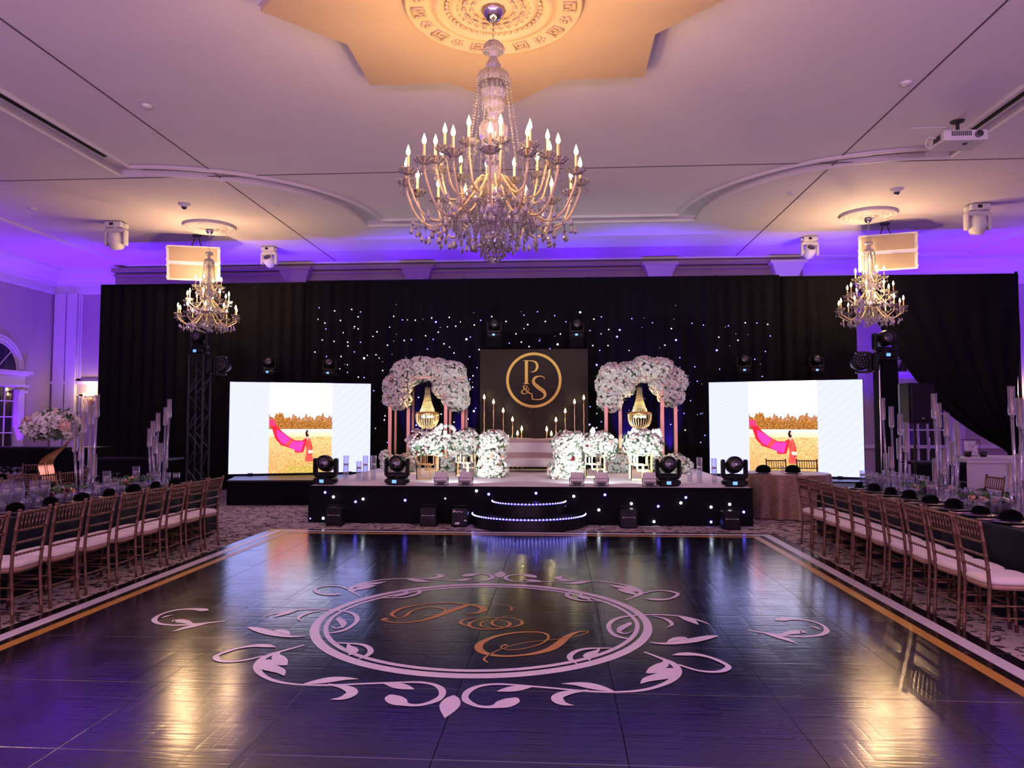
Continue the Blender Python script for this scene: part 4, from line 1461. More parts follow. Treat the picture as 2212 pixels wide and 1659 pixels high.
def picture():
    """the wedding photo shown on both screens, as flat colours on a grid (u right, v down)"""
    rnd = random.Random(5)
    def q(x, y):
        return ((x - 212) / 1371, (y - 515) / 840)
    cape = [q(*p) for p in ((585, 857), (640, 863), (652, 905), (700, 960), (765, 1010), (830, 1050), (900, 1056), (965, 1018), (955, 1060), (915, 1165), (840, 1165), (828, 1138), (700, 1095), (645, 1035), (610, 930), (585, 910))]
    cape_in = [q(*p) for p in ((655, 950), (720, 985), (830, 1062), (925, 1062), (895, 1160), (845, 1150), (790, 1120), (700, 1072), (665, 1020))]
    body = [q(*p) for p in ((945, 1040), (965, 1015), (985, 1045), (1003, 1095), (1012, 1150), (1005, 1190), (1018, 1252), (935, 1252), (948, 1150), (940, 1090))]
    sleeve_ = [q(*p) for p in ((962, 1146), (1012, 1146), (1010, 1176), (965, 1172))]
    hx, hy = q(962, 985)
    tops = [0.375 + .016 * math.sin(i * .21) + .012 * math.sin(i * .47 + 1) + .010 * math.sin(i * .83 + 2) + rnd.uniform(-.006, .006) for i in range(W_)]
    for i in range(W_):
        u = i / W_
        tops[i] -= .035 * math.exp(-((u - .335) / .03) ** 2) + .012 * math.exp(-((u - .66) / .03) ** 2)
    cols = []
    for j in range(H_):
        v = (j + .5) / H_
        for i in range(W_):
            u = (i + .5) / W_
            n_ = rnd.random()
            if u < .271 or u > .719:
                st_ = .5 + .5 * math.sin((u * 40 + v * (90 if u < .3 else 30)) * 2.2)
                c = lerp3((.235, .245, .56), (.262, .27, .60), st_ * .5 + n_ * .3)
            elif v < tops[i]:
                c = (.64, .64, 1.0)
                if v > tops[i] - .045 and n_ > .88:
                    c = (.75, .45, .40)
            elif v < .515:
                k = (v - tops[i]) / max(.02, .515 - tops[i])
                c = lerp3((.55, .17, .03), (.30, .10, .025), k)
                if n_ > .6:
                    c = (.85, .35, .07)
                if n_ < .2:
                    c = (.18, .07, .02)
                if .42 < u and n_ > .85 and k < .4:
                    c = (.95, .62, .55)
            elif v < .60:
                c = lerp3((1.3, 1.2, 1.1), (1.1, .9, .5), (v - .515) / .1 + n_ * .3)
            else:
                k = (v - .60) / .4
                c = lerp3((1.1, .85, .40), (.85, .42, .07), min(1, k * .8 + n_ * .35))
                if n_ > .80:
                    c = (.75, .26, .06)
                if n_ < .10 + .1 * k:
                    c = (1.1, .95, .45)
                if .40 < u < .60 and v > .92 and n_ > .5:
                    c = (.62, .42, .03)
                if u < .36 and n_ > .7:
                    c = (.95, .35, .16)
            if .271 <= u <= .719 and v >= tops[i]:
                c = tuple(k_ * .30 for k_ in c)
            if inpoly(u, v, cape):
                c = (.60, .008, .016)
                if v < .48:
                    c = (.60, .02, .07)
                if inpoly(u, v, cape_in):
                    c = (.56, .02, .17) if abs((u - .42) * .9 + (v - .66) * .5) > .016 else (.6, .03, .03)
            if inpoly(u, v, body):
                c = (.40, .015, .015) if n_ < .75 else (.4, .10, .08)
            if inpoly(u, v, sleeve_):
                c = (.36, .26, .22)
            dx, dy = (u - hx) * 1371, (v - hy) * 840
            if (dx + 8) ** 2 / 300 + (dy - 4) ** 2 / 1100 < 1:
                c = (.012, .005, .006)
            if (dx - 4) ** 2 / 110 + (dy + 4) ** 2 / 260 < 1:
                c = (.34, .22, .18)
            if dx < 2 and dx > -14 and 34 < dy < 60:
                c = (.34, .22, .18)
            cols.append(c)
    return cols


PIC = picture()
m = bpy.data.materials.new('led_screen_picture')
m.use_nodes = True
nt = m.node_tree
for nd in list(nt.nodes):
    if nd.type == 'BSDF_PRINCIPLED':
        nt.nodes.remove(nd)
em = nt.nodes.new('ShaderNodeEmission')
em.inputs['Strength'].default_value = 3.6
ca_ = nt.nodes.new('ShaderNodeVertexColor')
ca_.layer_name = 'picture'
nt.links.new(ca_.outputs['Color'], em.inputs['Color'])
nt.links.new(em.outputs['Emission'], nt.nodes['Material Output'].inputs['Surface'])
M_PIC = m


def led_screen(label, tl, tr, bl, br, y0, y1):
    A, B = at(*tl, Y=y0), at(*tr, Y=y1)
    zt = (A.z + B.z) / 2
    zb = (at(*bl, Y=y0).z + at(*br, Y=y1).z) / 2
    wd = math.hypot(B.x - A.x, B.y - A.y)
    yaw = math.atan2(B.y - A.y, B.x - A.x)
    t = thing('led_screen', label, 'screen', ((A.x + B.x) / 2, (A.y + B.y) / 2, zb), yaw)
    hh = zt - zb
    MB().box((0, .07, hh / 2), (wd + .03, .12, hh + .03)).obj('cabinet', M_BLACK, t)
    ft = MB()
    for sx in (-1, 1):
        ft.box((sx * wd * .35, .15, .02 - .02), (.1, .5, .03))
        ft.cyl((sx * wd * .35, .38, 0), (sx * wd * .35, .12, hh * .9), .025, n=8)
    ft.obj('rear_brace', M_BLACK, t)
    vs_ = [(-wd / 2 + wd * i / W_, 0, hh - hh * j / H_) for j in range(H_ + 1) for i in range(W_ + 1)]
    fs = [(j * (W_ + 1) + i, (j + 1) * (W_ + 1) + i, (j + 1) * (W_ + 1) + i + 1, j * (W_ + 1) + i + 1) for j in range(H_) for i in range(W_)]
    me = bpy.data.meshes.new('picture')
    me.from_pydata(vs_, [], fs)
    at_ = me.attributes.new('picture', 'FLOAT_COLOR', 'FACE')
    flat_ = []
    for c in PIC:
        flat_ += [c[0], c[1], c[2], 1.0]
    at_.data.foreach_set('color', flat_)
    me.materials.append(M_PIC)
    me.update()
    put('picture', me, t)
    for i in range(1, 6):
        pass
    return t, yaw, wd


led_screen('bright LED screen on the left showing a woman with a red flowing cape', (497, 825), (801, 829), (491, 1023), (800, 1020), 15.4, 16.4)
led_screen('bright LED screen on the right showing a woman with a red flowing cape', (1531, 824), (1863, 822), (1534, 1022), (1866, 1032), 16.3, 15.3)


def riser(label, corners, h):
    t = thing('screen_riser', label, 'riser', (corners[0][0], corners[0][1], 0))
    o0 = corners[0]
    P = [(x - o0[0], y - o0[1]) for x, y in corners]
    MB().prism(P, h - .03, h).obj('deck', M_DGREY, t)
    s_ = MB()
    for (x0, y0), (x1, y1) in zip(P, P[1:] + P[:1]):
        n_ = max(2, int(math.hypot(x1 - x0, y1 - y0) / .06))
        ln = Vector((y1 - y0, x0 - x1)).normalized()
        s_.sheet([[(x0 + (x1 - x0) * i / n_ + ln.x * .012 * math.sin(i * 1.1), y0 + (y1 - y0) * i / n_ + ln.y * .012 * math.sin(i * 1.1), z) for i in range(n_ + 1)] for z in (h - .03, .012)])
    s_.obj('skirt', M_BLACKCLOTH, t, True)


riser('black-skirted riser under the left screen', [(-6.62, 14.3), (-4.2, 14.55), (-4.2, 16.76), (-7.3, 16.6)], .50)
riser('black-skirted riser under the right screen', [(3.15, 15.3), (6.2, 14.6), (6.6, 16.6), (3.15, 16.78)], .50)

# ------------------------------------------------------------------ monogram panel
PY = 16.5
pA, pB = at(1037, 755, Y=PY), at(1270, 755, Y=PY)
panel = thing('monogram_panel', 'dark bronze square backdrop panel with a gold ringed P and S monogram', 'backdrop', ((pA.x + pB.x) / 2, PY, SZ))
pcx = (pA.x + pB.x) / 2
hw = (pB.x - pA.x) / 2
ph_ = pA.z - SZ
npc = 3
for i in range(2):
    for j in range(npc):
        MB().box((-hw / 2 + i * hw, 0, ph_ * (j + .5) / npc), (hw - .004, .04, ph_ / npc - .004)).obj('panel_board', M_PANEL, panel)


def pq(x, y):
    p = at(1030 + x / 5.528, 740 + y / 5.528, Y=PY - .025)
    return p.x - pcx, p.z - SZ


KM = (pq(100, 0)[0] - pq(0, 0)[0]) / 100


def upright(mb_, lines, y):
    for q_, line in enumerate(lines):
        L_, R_ = ribbon2d([(*pq(x, z), w_ * KM) for x, z, w_ in line], 6)
        mb_.sheet([[(a[0], y - .0004 * q_, a[1]) for a in L_], [(b[0], y - .0004 * q_, b[1]) for b in R_]])


c0 = pq(680, 448)
rg = MB()
for r0, r1 in ((295 * KM, 327 * KM),):
    rg.add([(c0[0] + r_ * math.cos(2 * PI * i / 80), -.024, c0[1] + r_ * math.sin(2 * PI * i / 80)) for r_ in (r0, r1) for i in range(80)], [(i, (i + 1) % 80, 80 + (i + 1) % 80, 80 + i) for i in range(80)])
rg.obj('gold_ring', M_GOLDPRINT, panel)
lp = MB()
upright(lp, [[(592, 213, 36), (592, 350, 36), (592, 490, 36)], [(553, 214, 6), (590, 216, 9), (620, 216, 9)], [(552, 490, 5), (590, 489, 9), (626, 490, 5)],
             [(605, 217, 8), (660, 219, 12), (705, 238, 24), (722, 280, 30), (712, 318, 26), (690, 342, 15), (662, 350, 9), (640, 352, 4)]], -.0235)
lp.obj('letter_p', M_GOLDPRINT, panel)
lp = MB()
upright(lp, [[(808, 440, 4), (800, 415, 10), (770, 402, 11), (735, 403, 14), (695, 420, 26), (675, 455, 32), (690, 495, 40), (740, 540, 46), (795, 580, 42), (815, 620, 32), (800, 655, 22), (760, 677, 13), (710, 680, 10), (668, 678, 8)], [(657, 600, 4), (660, 645, 12), (667, 680, 14)]], -.0235)
lp.obj('letter_s', M_GOLDPRINT, panel)
lp = MB()
upright(lp, [[(650, 612, 12), (620, 598, 13), (585, 565, 16), (558, 538, 14), (560, 520, 10), (580, 514, 7), (598, 527, 11), (588, 548, 9), (555, 565, 9), (535, 585, 14), (545, 606, 12), (575, 612, 9), (605, 595, 8), (620, 565, 7), (618, 550, 6)], [(602, 551, 4), (630, 550, 6)]], -.0235)
lp.obj('ampersand', M_GOLDPRINT, panel)

# ------------------------------------------------------------------ flowers
def petal_ring(mb_, n_, r, cup, z, wd, ph=0.0):
    for i in range(n_):
        a = 2 * PI * i / n_ + ph
        ca, sa = math.cos(a), math.sin(a)
        def P(u, v, h):
            return (u * ca - v * sa, u * sa + v * ca, z + h)
        mb_.add([P(r * .15, 0, 0), P(r * .6, -wd, cup * .45), P(r * .6, wd, cup * .45), P(r, -wd * .6, cup), P(r, wd * .6, cup), P(r * 1.08, 0, cup * .9)],
                [(0, 1, 2), (1, 3, 4, 2), (3, 5, 4)])


def bloom_mesh(name, m_):
    b = MB()
    b.ball((0, 0, .018), .019, 6, 4, (1, 1, 1.1))
    petal_ring(b, 5, .030, .034, .0, .020)
    petal_ring(b, 6, .044, .022, -.006, .024, .4)
    return b.mesh(name, m_, False)


BL = {'w': bloom_mesh('rose', M_PETALW), 'p': bloom_mesh('rose', M_PETALP), 'r': bloom_mesh('rose', M_PETALR), 'c': bloom_mesh('rose', M_PETALC)}


def orient(n):
    return n.to_track_quat('Z', 'Y')


def floret(mb_, p, n, r):
    q_ = orient(n)
    a0 = random.uniform(0, 6)
    vs_ = [p + n * r * .25]
    for k, h in ((.62, .30), (1.0, -.25)):
        for i in range(7):
            rr = r * k * (1.08 if i % 2 == 0 else .90)
            a = a0 + 2 * PI * i / 7 + k
            vs_.append(p + q_ @ Vector((rr * math.cos(a), rr * math.sin(a), r * h)))
    vs_[0] = p + n * r * .42
    mb_.add(vs_, [(0, 1 + i, 1 + (i + 1) % 7) for i in range(7)] + [(1 + i, 8 + i, 8 + (i + 1) % 7, 1 + (i + 1) % 7) for i in range(7)])


def leaf(mb_, p, n, ln, wd):
    d = (n + Vector((random.uniform(-1, 1), random.uniform(-1, 1), random.uniform(-.8, .6)))).normalized()
    s_ = d.cross(Vector((random.uniform(-1, 1), random.uniform(-1, 1), random.uniform(-1, 1)))).normalized()
    up_ = d.cross(s_)
    mb_.add([p, p + d * ln * .5 + s_ * wd + up_ * wd * .3, p + d * ln, p + d * ln * .5 - s_ * wd + up_ * wd * .3, p + d * ln * .5], [(0, 1, 4), (1, 2, 4), (2, 3, 4), (3, 0, 4)])


def floral(t, blobs, nb, nf, nl, mix='wwwwwwp', bs=1.0, fr=.032, front=True, leafm=None, core=True):
    """blobs: (centre Vector world, rx, ry, rz). Blooms are parts; tiny florets and leaves are stuff."""
    base = Vector(t.location)
    vols = [b[1] * b[3] + b[1] * b[2] for b in blobs]
    def pick():
        for _ in range(40):
            c, rx, ry, rz = random.choices(blobs, vols)[0]
            th = random.uniform(-1, 1)
            ph = random.uniform(0, 2 * PI)
            k = math.sqrt(1 - th * th)
            d = Vector((k * math.cos(ph), k * math.sin(ph), th))
            if front and d.y > .55:
                continue
            p = c + Vector((d.x * rx, d.y * ry, d.z * rz))
            ok = True
            for c2, a, b_, c3 in blobs:
                if c2 is not c and ((p.x - c2.x) / a) ** 2 + ((p.y - c2.y) / b_) ** 2 + ((p.z - c2.z) / c3) ** 2 < .8:
                    ok = False
            if ok:
                n = Vector((d.x / rx, d.y / ry, d.z / rz)).normalized()
                return p - base, n
        return c - base, Vector((0, -1, 0))
    for i in range(nb):
        p, n = pick()
        n2 = (n + Vector((random.uniform(-.4, .4), random.uniform(-.4, .4), random.uniform(-.3, .4)))).normalized()
        q_ = orient(n2).to_euler()
        put('rose', BL[random.choice(mix)], t, p - n * .01, q_, bs * random.uniform(.75, 1.25))
    fm, fp, lm = MB(), MB(), MB()
    for i in range(nf):
        p, n = pick()
        n2 = (n + Vector((random.uniform(-.5, .5), random.uniform(-.5, .5), random.uniform(-.4, .5)))).normalized()
        floret(fp if random.random() < .12 else fm, p + n * random.uniform(-.03, .03), n2, fr * random.uniform(.7, 1.3))
    for i in range(nl):
        p, n = pick()
        leaf(lm, p - n * .02, n, random.uniform(.05, .12) * min(bs, 1.2), random.uniform(.012, .026) * min(bs, 1.2))
    if nf:
        fm.obj('white_florets', M_PETALW, t)['kind'] = 'stuff'
        if 'p' in mix or 'c' in mix:
            fp.obj('blush_florets', M_PETALP, t)['kind'] = 'stuff'
        else:
            fp.obj('pale_florets', M_PETALW, t)['kind'] = 'stuff'
    if nl:
        lm.obj('leaves', leafm or M_LEAF, t)['kind'] = 'stuff'
    if core:
        cm = MB()
        for c, rx, ry, rz in blobs:
            cm.ball(c - base, .86, 12, 8, (rx, ry, rz))
        cm.obj('foliage_core', M_LEAFG, t, True)['kind'] = 'stuff'


def blob(x, y, rx, ry, Y, dep):
    """pixel ellipse at depth Y"""
    c = at(x, y, Y=Y)
    k = Y / FPX
    return (c, rx * k, dep, ry * k)


def spray(t, pts, Y, n_, m_=None):
    """orchid spray along a pixel path"""
    base = Vector(t.location)
    P = [at(x, y, Y=Y) - base for x, y in pts]
    st_ = MB()
    st_.tube(P, .006, 5)
    fm = MB()
    q_ = crom([tuple(p) for p in P], n_)
    for p in q_:
        floret(fm, Vector(p) + Vector((random.uniform(-.03, .03), -.02, random.uniform(-.03, .03))), Vector((random.uniform(-.5, .5), -1, random.uniform(-.2, .5))).normalized(), .042)
    st_.obj('stem', M_LEAF, t)
    fm.obj('orchid_blooms', m_ or M_PETALW, t)['kind'] = 'stuff'


# flower-topped gold arches with beaded lamps
AY = 15.7


def arch(label, posts, blobs, nb, nf):
    base = at(sum(posts) / 4, 1000, Y=AY)
    t = thing('flower_arch', label, 'flower arch', (base.x, AY, SZ))
    zt = at(900, 868, Y=AY).z - SZ
    for k, x in enumerate(posts):
        p = at(x, 930, Y=AY)
        for dy in (-.22, .22):
            for sx in (-.045, .045):
                pass
        MB().box((p.x - base.x, -.2 if k % 2 == 0 else .15, zt / 2 + .27), (.07, .05, zt + .54)).obj('post', M_ROSEG, t)
        MB().box((p.x - base.x + .035, .2 if k % 2 == 0 else .5, zt / 2 + .27), (.05, .05, zt + .54)).obj('post', M_ROSEG, t)
    xs = [at(x, 930, Y=AY).x - base.x for x in posts]
    for yy in (-.2, .5):
        MB().box(((xs[0] + xs[-1]) / 2, yy, zt + .52), (xs[-1] - xs[0], .05, .05)).obj('top_rail', M_ROSEG, t)
    for k in (0, 2):
        MB().box(((xs[k] + xs[k + 1]) / 2, .15, .02), (abs(xs[k + 1] - xs[k]) + .12, .8, .03)).obj('base_plate', M_ROSEG, t)
    floral(t, [blob(*b) for b in blobs], nb, nf, 110, 'wwwwwwwwwwp', 1.2, .036)
    return t


arch('gold flower arch with white blooms on the left of the stage', (847, 879, 966, 998),
     [(858, 862, 29, 22, AY, .36), (858, 835, 30, 28, AY, .36), (880, 806, 34, 28, AY, .38), (912, 796, 32, 25, AY, .38), (945, 800, 30, 24, AY, .38), (975, 808, 32, 26, AY, .38), (985, 838, 28, 30, AY, .36), (985, 866, 28, 20, AY, .36), (958, 836, 22, 24, AY, .33)], 170, 2000)
arch('gold flower arch with white blooms on the right of the stage', (1308, 1341, 1428, 1462),
     [(1318, 862, 27, 26, AY, .36), (1315, 832, 27, 28, AY, .36), (1326, 808, 30, 22, AY, .36), (1358, 808, 30, 24, AY, .38), (1392, 798, 32, 26, AY, .38), (1425, 800, 32, 26, AY, .38), (1455, 825, 27, 28, AY, .36), (1450, 855, 26, 22, AY, .36), (1345, 836, 24, 22, AY, .33), (1428, 830, 24, 22, AY, .33)], 170, 2000)


def bead_lamp(label, x, ytop, ymid, ybot, Y):
    a, b, c = at(x, ytop, Y=Y), at(x, ymid, Y=Y), at(x, ybot, Y=Y)
    t = thing('beaded_chandelier', label, 'chandelier', (c.x, Y, c.z))
    zt, zm = a.z - c.z, b.z - c.z
    r1 = 25 * Y / FPX
    cap = MB()
    cap.lathe([(.03, zt + .10), (.05, zt + .02), (.055, zt - .02)], 12)
    cap.cyl((0, 0, zt + .05), (0, 0, zt + .35), .012, n=6)
    cap.obj('cap', M_BLACK, t, True)
    rim = MB()
    rim.lathe([(r1, zm - .02), (r1 + .008, zm), (r1, zm + .03), (r1 - .01, zm + .03), (r1 - .01, zm - .02)], 24)
    rim.obj('gold_rim', M_GOLD, t, True)
    st_ = MB()
    ns = 26
    for i in range(ns):
        an = 2 * PI * i / ns
        for k in range(22):
            u = k / 21
            r_ = .05 + (r1 * .74 - .05) * (u ** 2.0)
            st_.octa((r_ * math.cos(an), r_ * math.sin(an), zt + (zm - zt) * u), .0115, .0125)
    st_.obj('upper_bead_strings', M_LITBEAD, t)['kind'] = 'stuff'
    st_ = MB()
    for i in range(ns):
        an = 2 * PI * (i + .5) / ns
        for k in range(16):
            u = k / 15
            r_ = r1 * math.sqrt(max(.03, 1 - (u * .93) ** 3.2))
            st_.octa((r_ * math.cos(an), r_ * math.sin(an), zm * (1 - u)), .0125, .013)
    st_.obj('basket_bead_strings', M_LITBEAD, t)['kind'] = 'stuff'
    for k in range(5):
        an = 2 * PI * k / 5
        MB().ball((.10 * math.cos(an), .10 * math.sin(an), zm - .07), .028, 8, 6).obj('bulb', M_BULB_S, t, True)
    point('bead_lamp_light', (c.x, Y, c.z + zm - .06), 34, (1, .68, .34), .03)
    return t


bead_lamp('gold-lit beaded basket chandelier hanging in the left flower arch', 923, 838, 893, 925, 15.75)
bead_lamp('gold-lit beaded basket chandelier hanging in the right flower arch', 1382, 838, 893, 925, 15.75)


# flower stands of thin gold frames
def frame_stand(t, w_, h, d, seed):
    """nested wire boxes, local base at 0"""
    rnd = random.Random(seed)
    for q_, (x0, x1, y0, y1, z0, z1) in enumerate(((-w_ / 2, w_ * .1, -d / 2, d * .1, 0, h * .55), (-w_ * .15, w_ / 2, -d * .1, d / 2, h * .3, h * .85), (-w_ * .3, w_ * .3, -d * .3, d * .3, h * .5, h))):
        mb_ = MB()
        r_ = .016
        for x in (x0, x1):
            for y in (y0, y1):
                mb_.box((x, y, (z0 + z1) / 2), (r_, r_, z1 - z0))
        for z in (z0 + r_ / 2, z1):
            for y in (y0, y1):
                mb_.box(((x0 + x1) / 2, y, z), (x1 - x0, r_, r_))
            for x in (x0, x1):
                mb_.box((x, (y0 + y1) / 2, z), (r_, y1 - y0, r_))
        mb_.obj('wire_frame', M_GOLD, t)
    for x in (-w_ / 2, w_ / 2):
        for y in (-d / 2, d / 2):
            MB().box((x, y, h / 2), (.016, .016, h)).obj('frame_leg', M_GOLD, t)


def stand_flowers(label, x, ybase, ytop, wpx, blobs, nb, nf, sprays=(), mix='wwwwwwwrp', seed=0):
    b = at(x, ybase, Z=SZ)
    zt = at(x, ytop, Y=b.y).z - SZ
    k = b.y / FPX
    t = thing('flower_stand', label, 'flower stand', (b.x, b.y + .17, SZ))
    frame_stand(t, wpx * k, zt, .34, seed)
    floral(t, [blob(bx, by, rx, ry, b.y + .17, .28) for bx, by, rx, ry in blobs], nb, nf, 110, mix, 1.0, .032)
    for s_ in sprays:
        spray(t, s_, b.y + .05, 5)
    return t


stand_flowers('gold wire stand topped with white and blush flowers under the left beaded chandelier', 922, 1036, 975, 44, [(905, 955, 22, 26), (930, 955, 26, 26), (948, 962, 16, 22)], 60, 330, [[(925, 945), (942, 925), (960, 922)], [(930, 950), (950, 935), (968, 940)], [(905, 945), (890, 948), (878, 952)]], seed=1)
stand_flowers('gold wire stand topped with white flowers and dark roses left of the sofa', 1005, 1028, 975, 40, [(985, 960, 22, 24), (1010, 955, 26, 28), (1030, 962, 16, 22)], 60, 330, [[(992, 945), (982, 932), (975, 922)], [(975, 955), (965, 948), (960, 950)]], seed=2)
stand_flowers('gold wire stand topped with white flowers and dark roses right of the sofa', 1286, 1032, 978, 40, [(1272, 962, 20, 24), (1298, 960, 28, 26), (1316, 968, 14, 22)], 60, 330, [[(1300, 945), (1318, 940), (1332, 955)], [(1285, 945), (1280, 932), (1284, 928)]], seed=3)
stand_flowers('gold wire stand topped with white and blush flowers under the right beaded chandelier', 1386, 1038, 975, 44, [(1368, 958, 20, 24), (1392, 956, 28, 26), (1414, 962, 15, 22)], 60, 330, [[(1390, 940), (1372, 930), (1360, 936)], [(1402, 942), (1418, 930), (1428, 938)]], seed=4)


def floor_flowers(label, x, ybase, blobs, nb, nf, mix, dep=.3, leafn=120, Yset=None):
    b = at(x, ybase, Z=SZ)
    Y_ = Yset or b.y
    t = thing('floor_flowers', label, 'flower arrangement', (b.x, Y_ + dep, SZ))
    floral(t, [blob(bx, by, rx, ry, Y_ + dep, dep) for bx, by, rx, ry in blobs], nb, nf, leafn, mix, 1.0, .032)
    return t


floor_flowers('tall cascade of white flowers with red roses at the left arm of the sofa', 1062, 1034, [(1060, 1008, 27, 26), (1062, 980, 28, 26), (1068, 952, 30, 22), (1048, 1018, 16, 16), (1078, 1012, 18, 18)], 110, 700, 'wwwwwwwwwrpc', .30, 160)
floor_flowers('tall cascade of white flowers with red roses at the right arm of the sofa', 1220, 1036, [(1222, 1010, 28, 26), (1226, 982, 28, 26), (1222, 955, 28, 22), (1200, 1020, 16, 16), (1240, 1012, 18, 18), (1245, 948, 16, 14)], 110, 700, 'wwwwwwwwwwrpc', .30, 160)
floor_flowers('low white and blush flowers at the foot of the left arch, outer side', 862, 1020, [(845, 1000, 22, 18), (880, 1000, 22, 20), (862, 1006, 26, 14), (833, 985, 10, 12)], 55, 330, 'wwwpp', .25)
floor_flowers('low white flowers at the foot of the left arch, inner side', 972, 1020, [(960, 1003, 18, 18), (982, 1002, 20, 20)], 45, 260, 'wwwwp', .25)
floor_flowers('low white flowers at the foot of the right arch, inner side', 1338, 1022, [(1325, 1004, 20, 20), (1348, 1002, 18, 20), (1335, 985, 14, 12)], 45, 280, 'wwwwp', .25)
floor_flowers('low blush and white flowers at the foot of the right arch, outer side', 1448, 1024, [(1425, 1004, 22, 20), (1458, 1002, 24, 20), (1480, 1008, 14, 16)], 60, 360, 'wwpppc', .25)

# ------------------------------------------------------------------ sofa
sb = at(1146, 1018, Z=SZ)
so = thing('sofa', 'white curved-back sofa on thin gold legs between the flower cascades', 'sofa', (sb.x, 15.72, SZ))
seat = MB()
def rounded_slab(mb_, w_, d, z0, z1, bul=.03, yc=0.0):
    n_ = 24
    rings = []
    for z, k in ((z0, .97), (z0 + (z1 - z0) * .3, 1.0), (z0 + (z1 - z0) * .75, 1.0), (z1, .95)):
        ring = []
        for i in range(n_):
            a = 2 * PI * i / n_
            ex = 2 / 5
            x = w_ / 2 * k * math.copysign(abs(math.cos(a)) ** ex, math.cos(a))
            y = d / 2 * k * math.copysign(abs(math.sin(a)) ** ex, math.sin(a))
            ring.append((x, y + yc, z))
        rings.append(ring)
    o = len(mb_.v)
    mb_.v += [p for r_ in rings for p in r_]
    for k in range(3):
        for i in range(n_):
            mb_.f.append((o + k * n_ + i, o + k * n_ + (i + 1) % n_, o + (k + 1) * n_ + (i + 1) % n_, o + (k + 1) * n_ + i))
    mb_.f.append(tuple(o + i for i in range(n_ - 1, -1, -1)))
    mb_.f.append(tuple(o + 3 * n_ + i for i in range(n_)))
    return mb_
rounded_slab(seat, 1.75, .72, .16, .40).obj('seat', M_SOFA, so, True)
bk = MB()
grid = []
for j, (zf, yy) in enumerate(((.38, .24), (.55, .27), (.75, .31), (.95, .34), (1.0, .38), (.95, .44), (.38, .40))):
    row = []
    for i in range(25):
        u = i / 24 * 2 - 1
        top = 1 + .10 * (abs(u) ** 1.5) - .03 * (u > 0)
        row.append((u * .88, yy - .10 * u * u, .38 + (zf - .38) * (top if zf > .5 else 1)))
    grid.append(row)
bk.sheet(grid)
bk.obj('backrest', M_SOFAP, so, True)
ins = MB()
ins.sheet([[((i / 16 * 2 - 1) * .55, .255 + (z - .5) * .17 - .10 * ((i / 16 * 2 - 1) * .6) ** 2 - .02, z) for i in range(17)] for z in (.56, .66, .76, .86)])
ins.obj('back_cushion', M_SOFA, so, True)
so.scale = (1, 1, .70)
for sx in (-1, 1):
    ar = MB()
    ar.tube(crom([(sx * .86, -.30, .42), (sx * .88, -.1, .48), (sx * .88, .15, .62), (sx * .86, .32, .85)], 4), [.06] * 13, 8)
    ar.obj('arm', M_SOFA, so, True)
    for q_ in range(3):
        MB().box((sx * (.55 + q_ * .10), -.28, .08), (.014, .014, .16)).obj('leg', M_GOLD, so)
    MB().box((sx * .65, -.28, .008), (.32, .03, .016)).obj('leg_rail', M_GOLD, so)
    MB().box((sx * .65, .28, .08), (.014, .014, .16)).obj('leg', M_GOLD, so)

# candle stands behind the sofa
CY = 16.36
k_ = 0
for (x, y), wh in zip(((1046, 856), (1066, 866), (1087, 885), (1107, 904), (1127, 924), (1118, 934), (1098, 944), (1181, 925), (1201, 905), (1221, 886), (1241, 866), (1261, 857), (1191, 935)),
                      ('outermost left', 'second from the left edge', 'third from the left edge', 'fourth from the left edge', 'innermost on the left', 'short one beside the innermost left', 'shortest on the left', 'innermost on the right', 'fourth from the right edge', 'third from the right edge', 'second from the right edge', 'outermost right', 'short one beside the innermost right')):
    dy = -.10 if 'short' in wh else 0
    p = at(x, y, Y=CY + dy)
    h = p.z - SZ
    t = thing('candle_stand', 'slim gold LED candle stand before the monogram panel, ' + wh, 'candle stand', (p.x, CY + dy, SZ))
    pl_ = MB()
    pl_.tube([(.004 * math.sin(i * 2.1), .004 * math.cos(i * 1.7), .01 + (h - .12) * i / 16) for i in range(17)], [.011 + .003 * (i % 2) for i in range(17)], 6)
    pl_.obj('pole', M_ROSEG, t, True)
    MB().lathe([(.0, .0), (.05, .0), (.05, .012), (.02, .02), (.0, .02)], 14).obj('base', M_ROSEG, t)
    MB().cyl((0, 0, h - .12), (0, 0, h - .06), .014, .022, 8).obj('cup', M_ROSEG, t)
    MB().lathe([(.012, h - .065), (.026, h - .045), (.026, h - .02), (.012, h + .02), (.0005, h + .05)], 10).obj('flame', M_FLAME, t, True)
    if k_ % 2 == 0:
        point('candle_stand_light', (p.x, CY + dy - .045, h + SZ), 1.6, (1, .8, .38), .01)
    k_ += 1

# glass cylinder vases on the stage
def cyl_vase(label, x, ybase, ytop, wpx, fill=.62, group=None):
    b = at(x, ybase, Z=SZ)
    h = at(x, ytop, Y=b.y).z - SZ
    r_ = wpx * b.y / FPX / 2
    t = thing('cylinder_vase', label, 'vase', (b.x, b.y, SZ), 0, group)
    MB().lathe([(.0, .0), (r_, .0), (r_, h), (r_ - .006, h), (r_ - .006, .02), (.0, .02)], 20).obj('glass', M_GLASS, t, True)
    MB().lathe([(.0, .022), (r_ - .007, .022), (r_ - .007, h * fill), (.0, h * fill)], 20).obj('water', M_WATER, t, True)
    MB().lathe([(.0, h * fill - .01), (r_ * .7, h * fill - .012), (r_ * .8, h * fill + .012), (r_ * .7, h * fill + .022), (.0, h * fill + .02)], 16).obj('floating_candle', M_CANDLE, t, True)
    return t


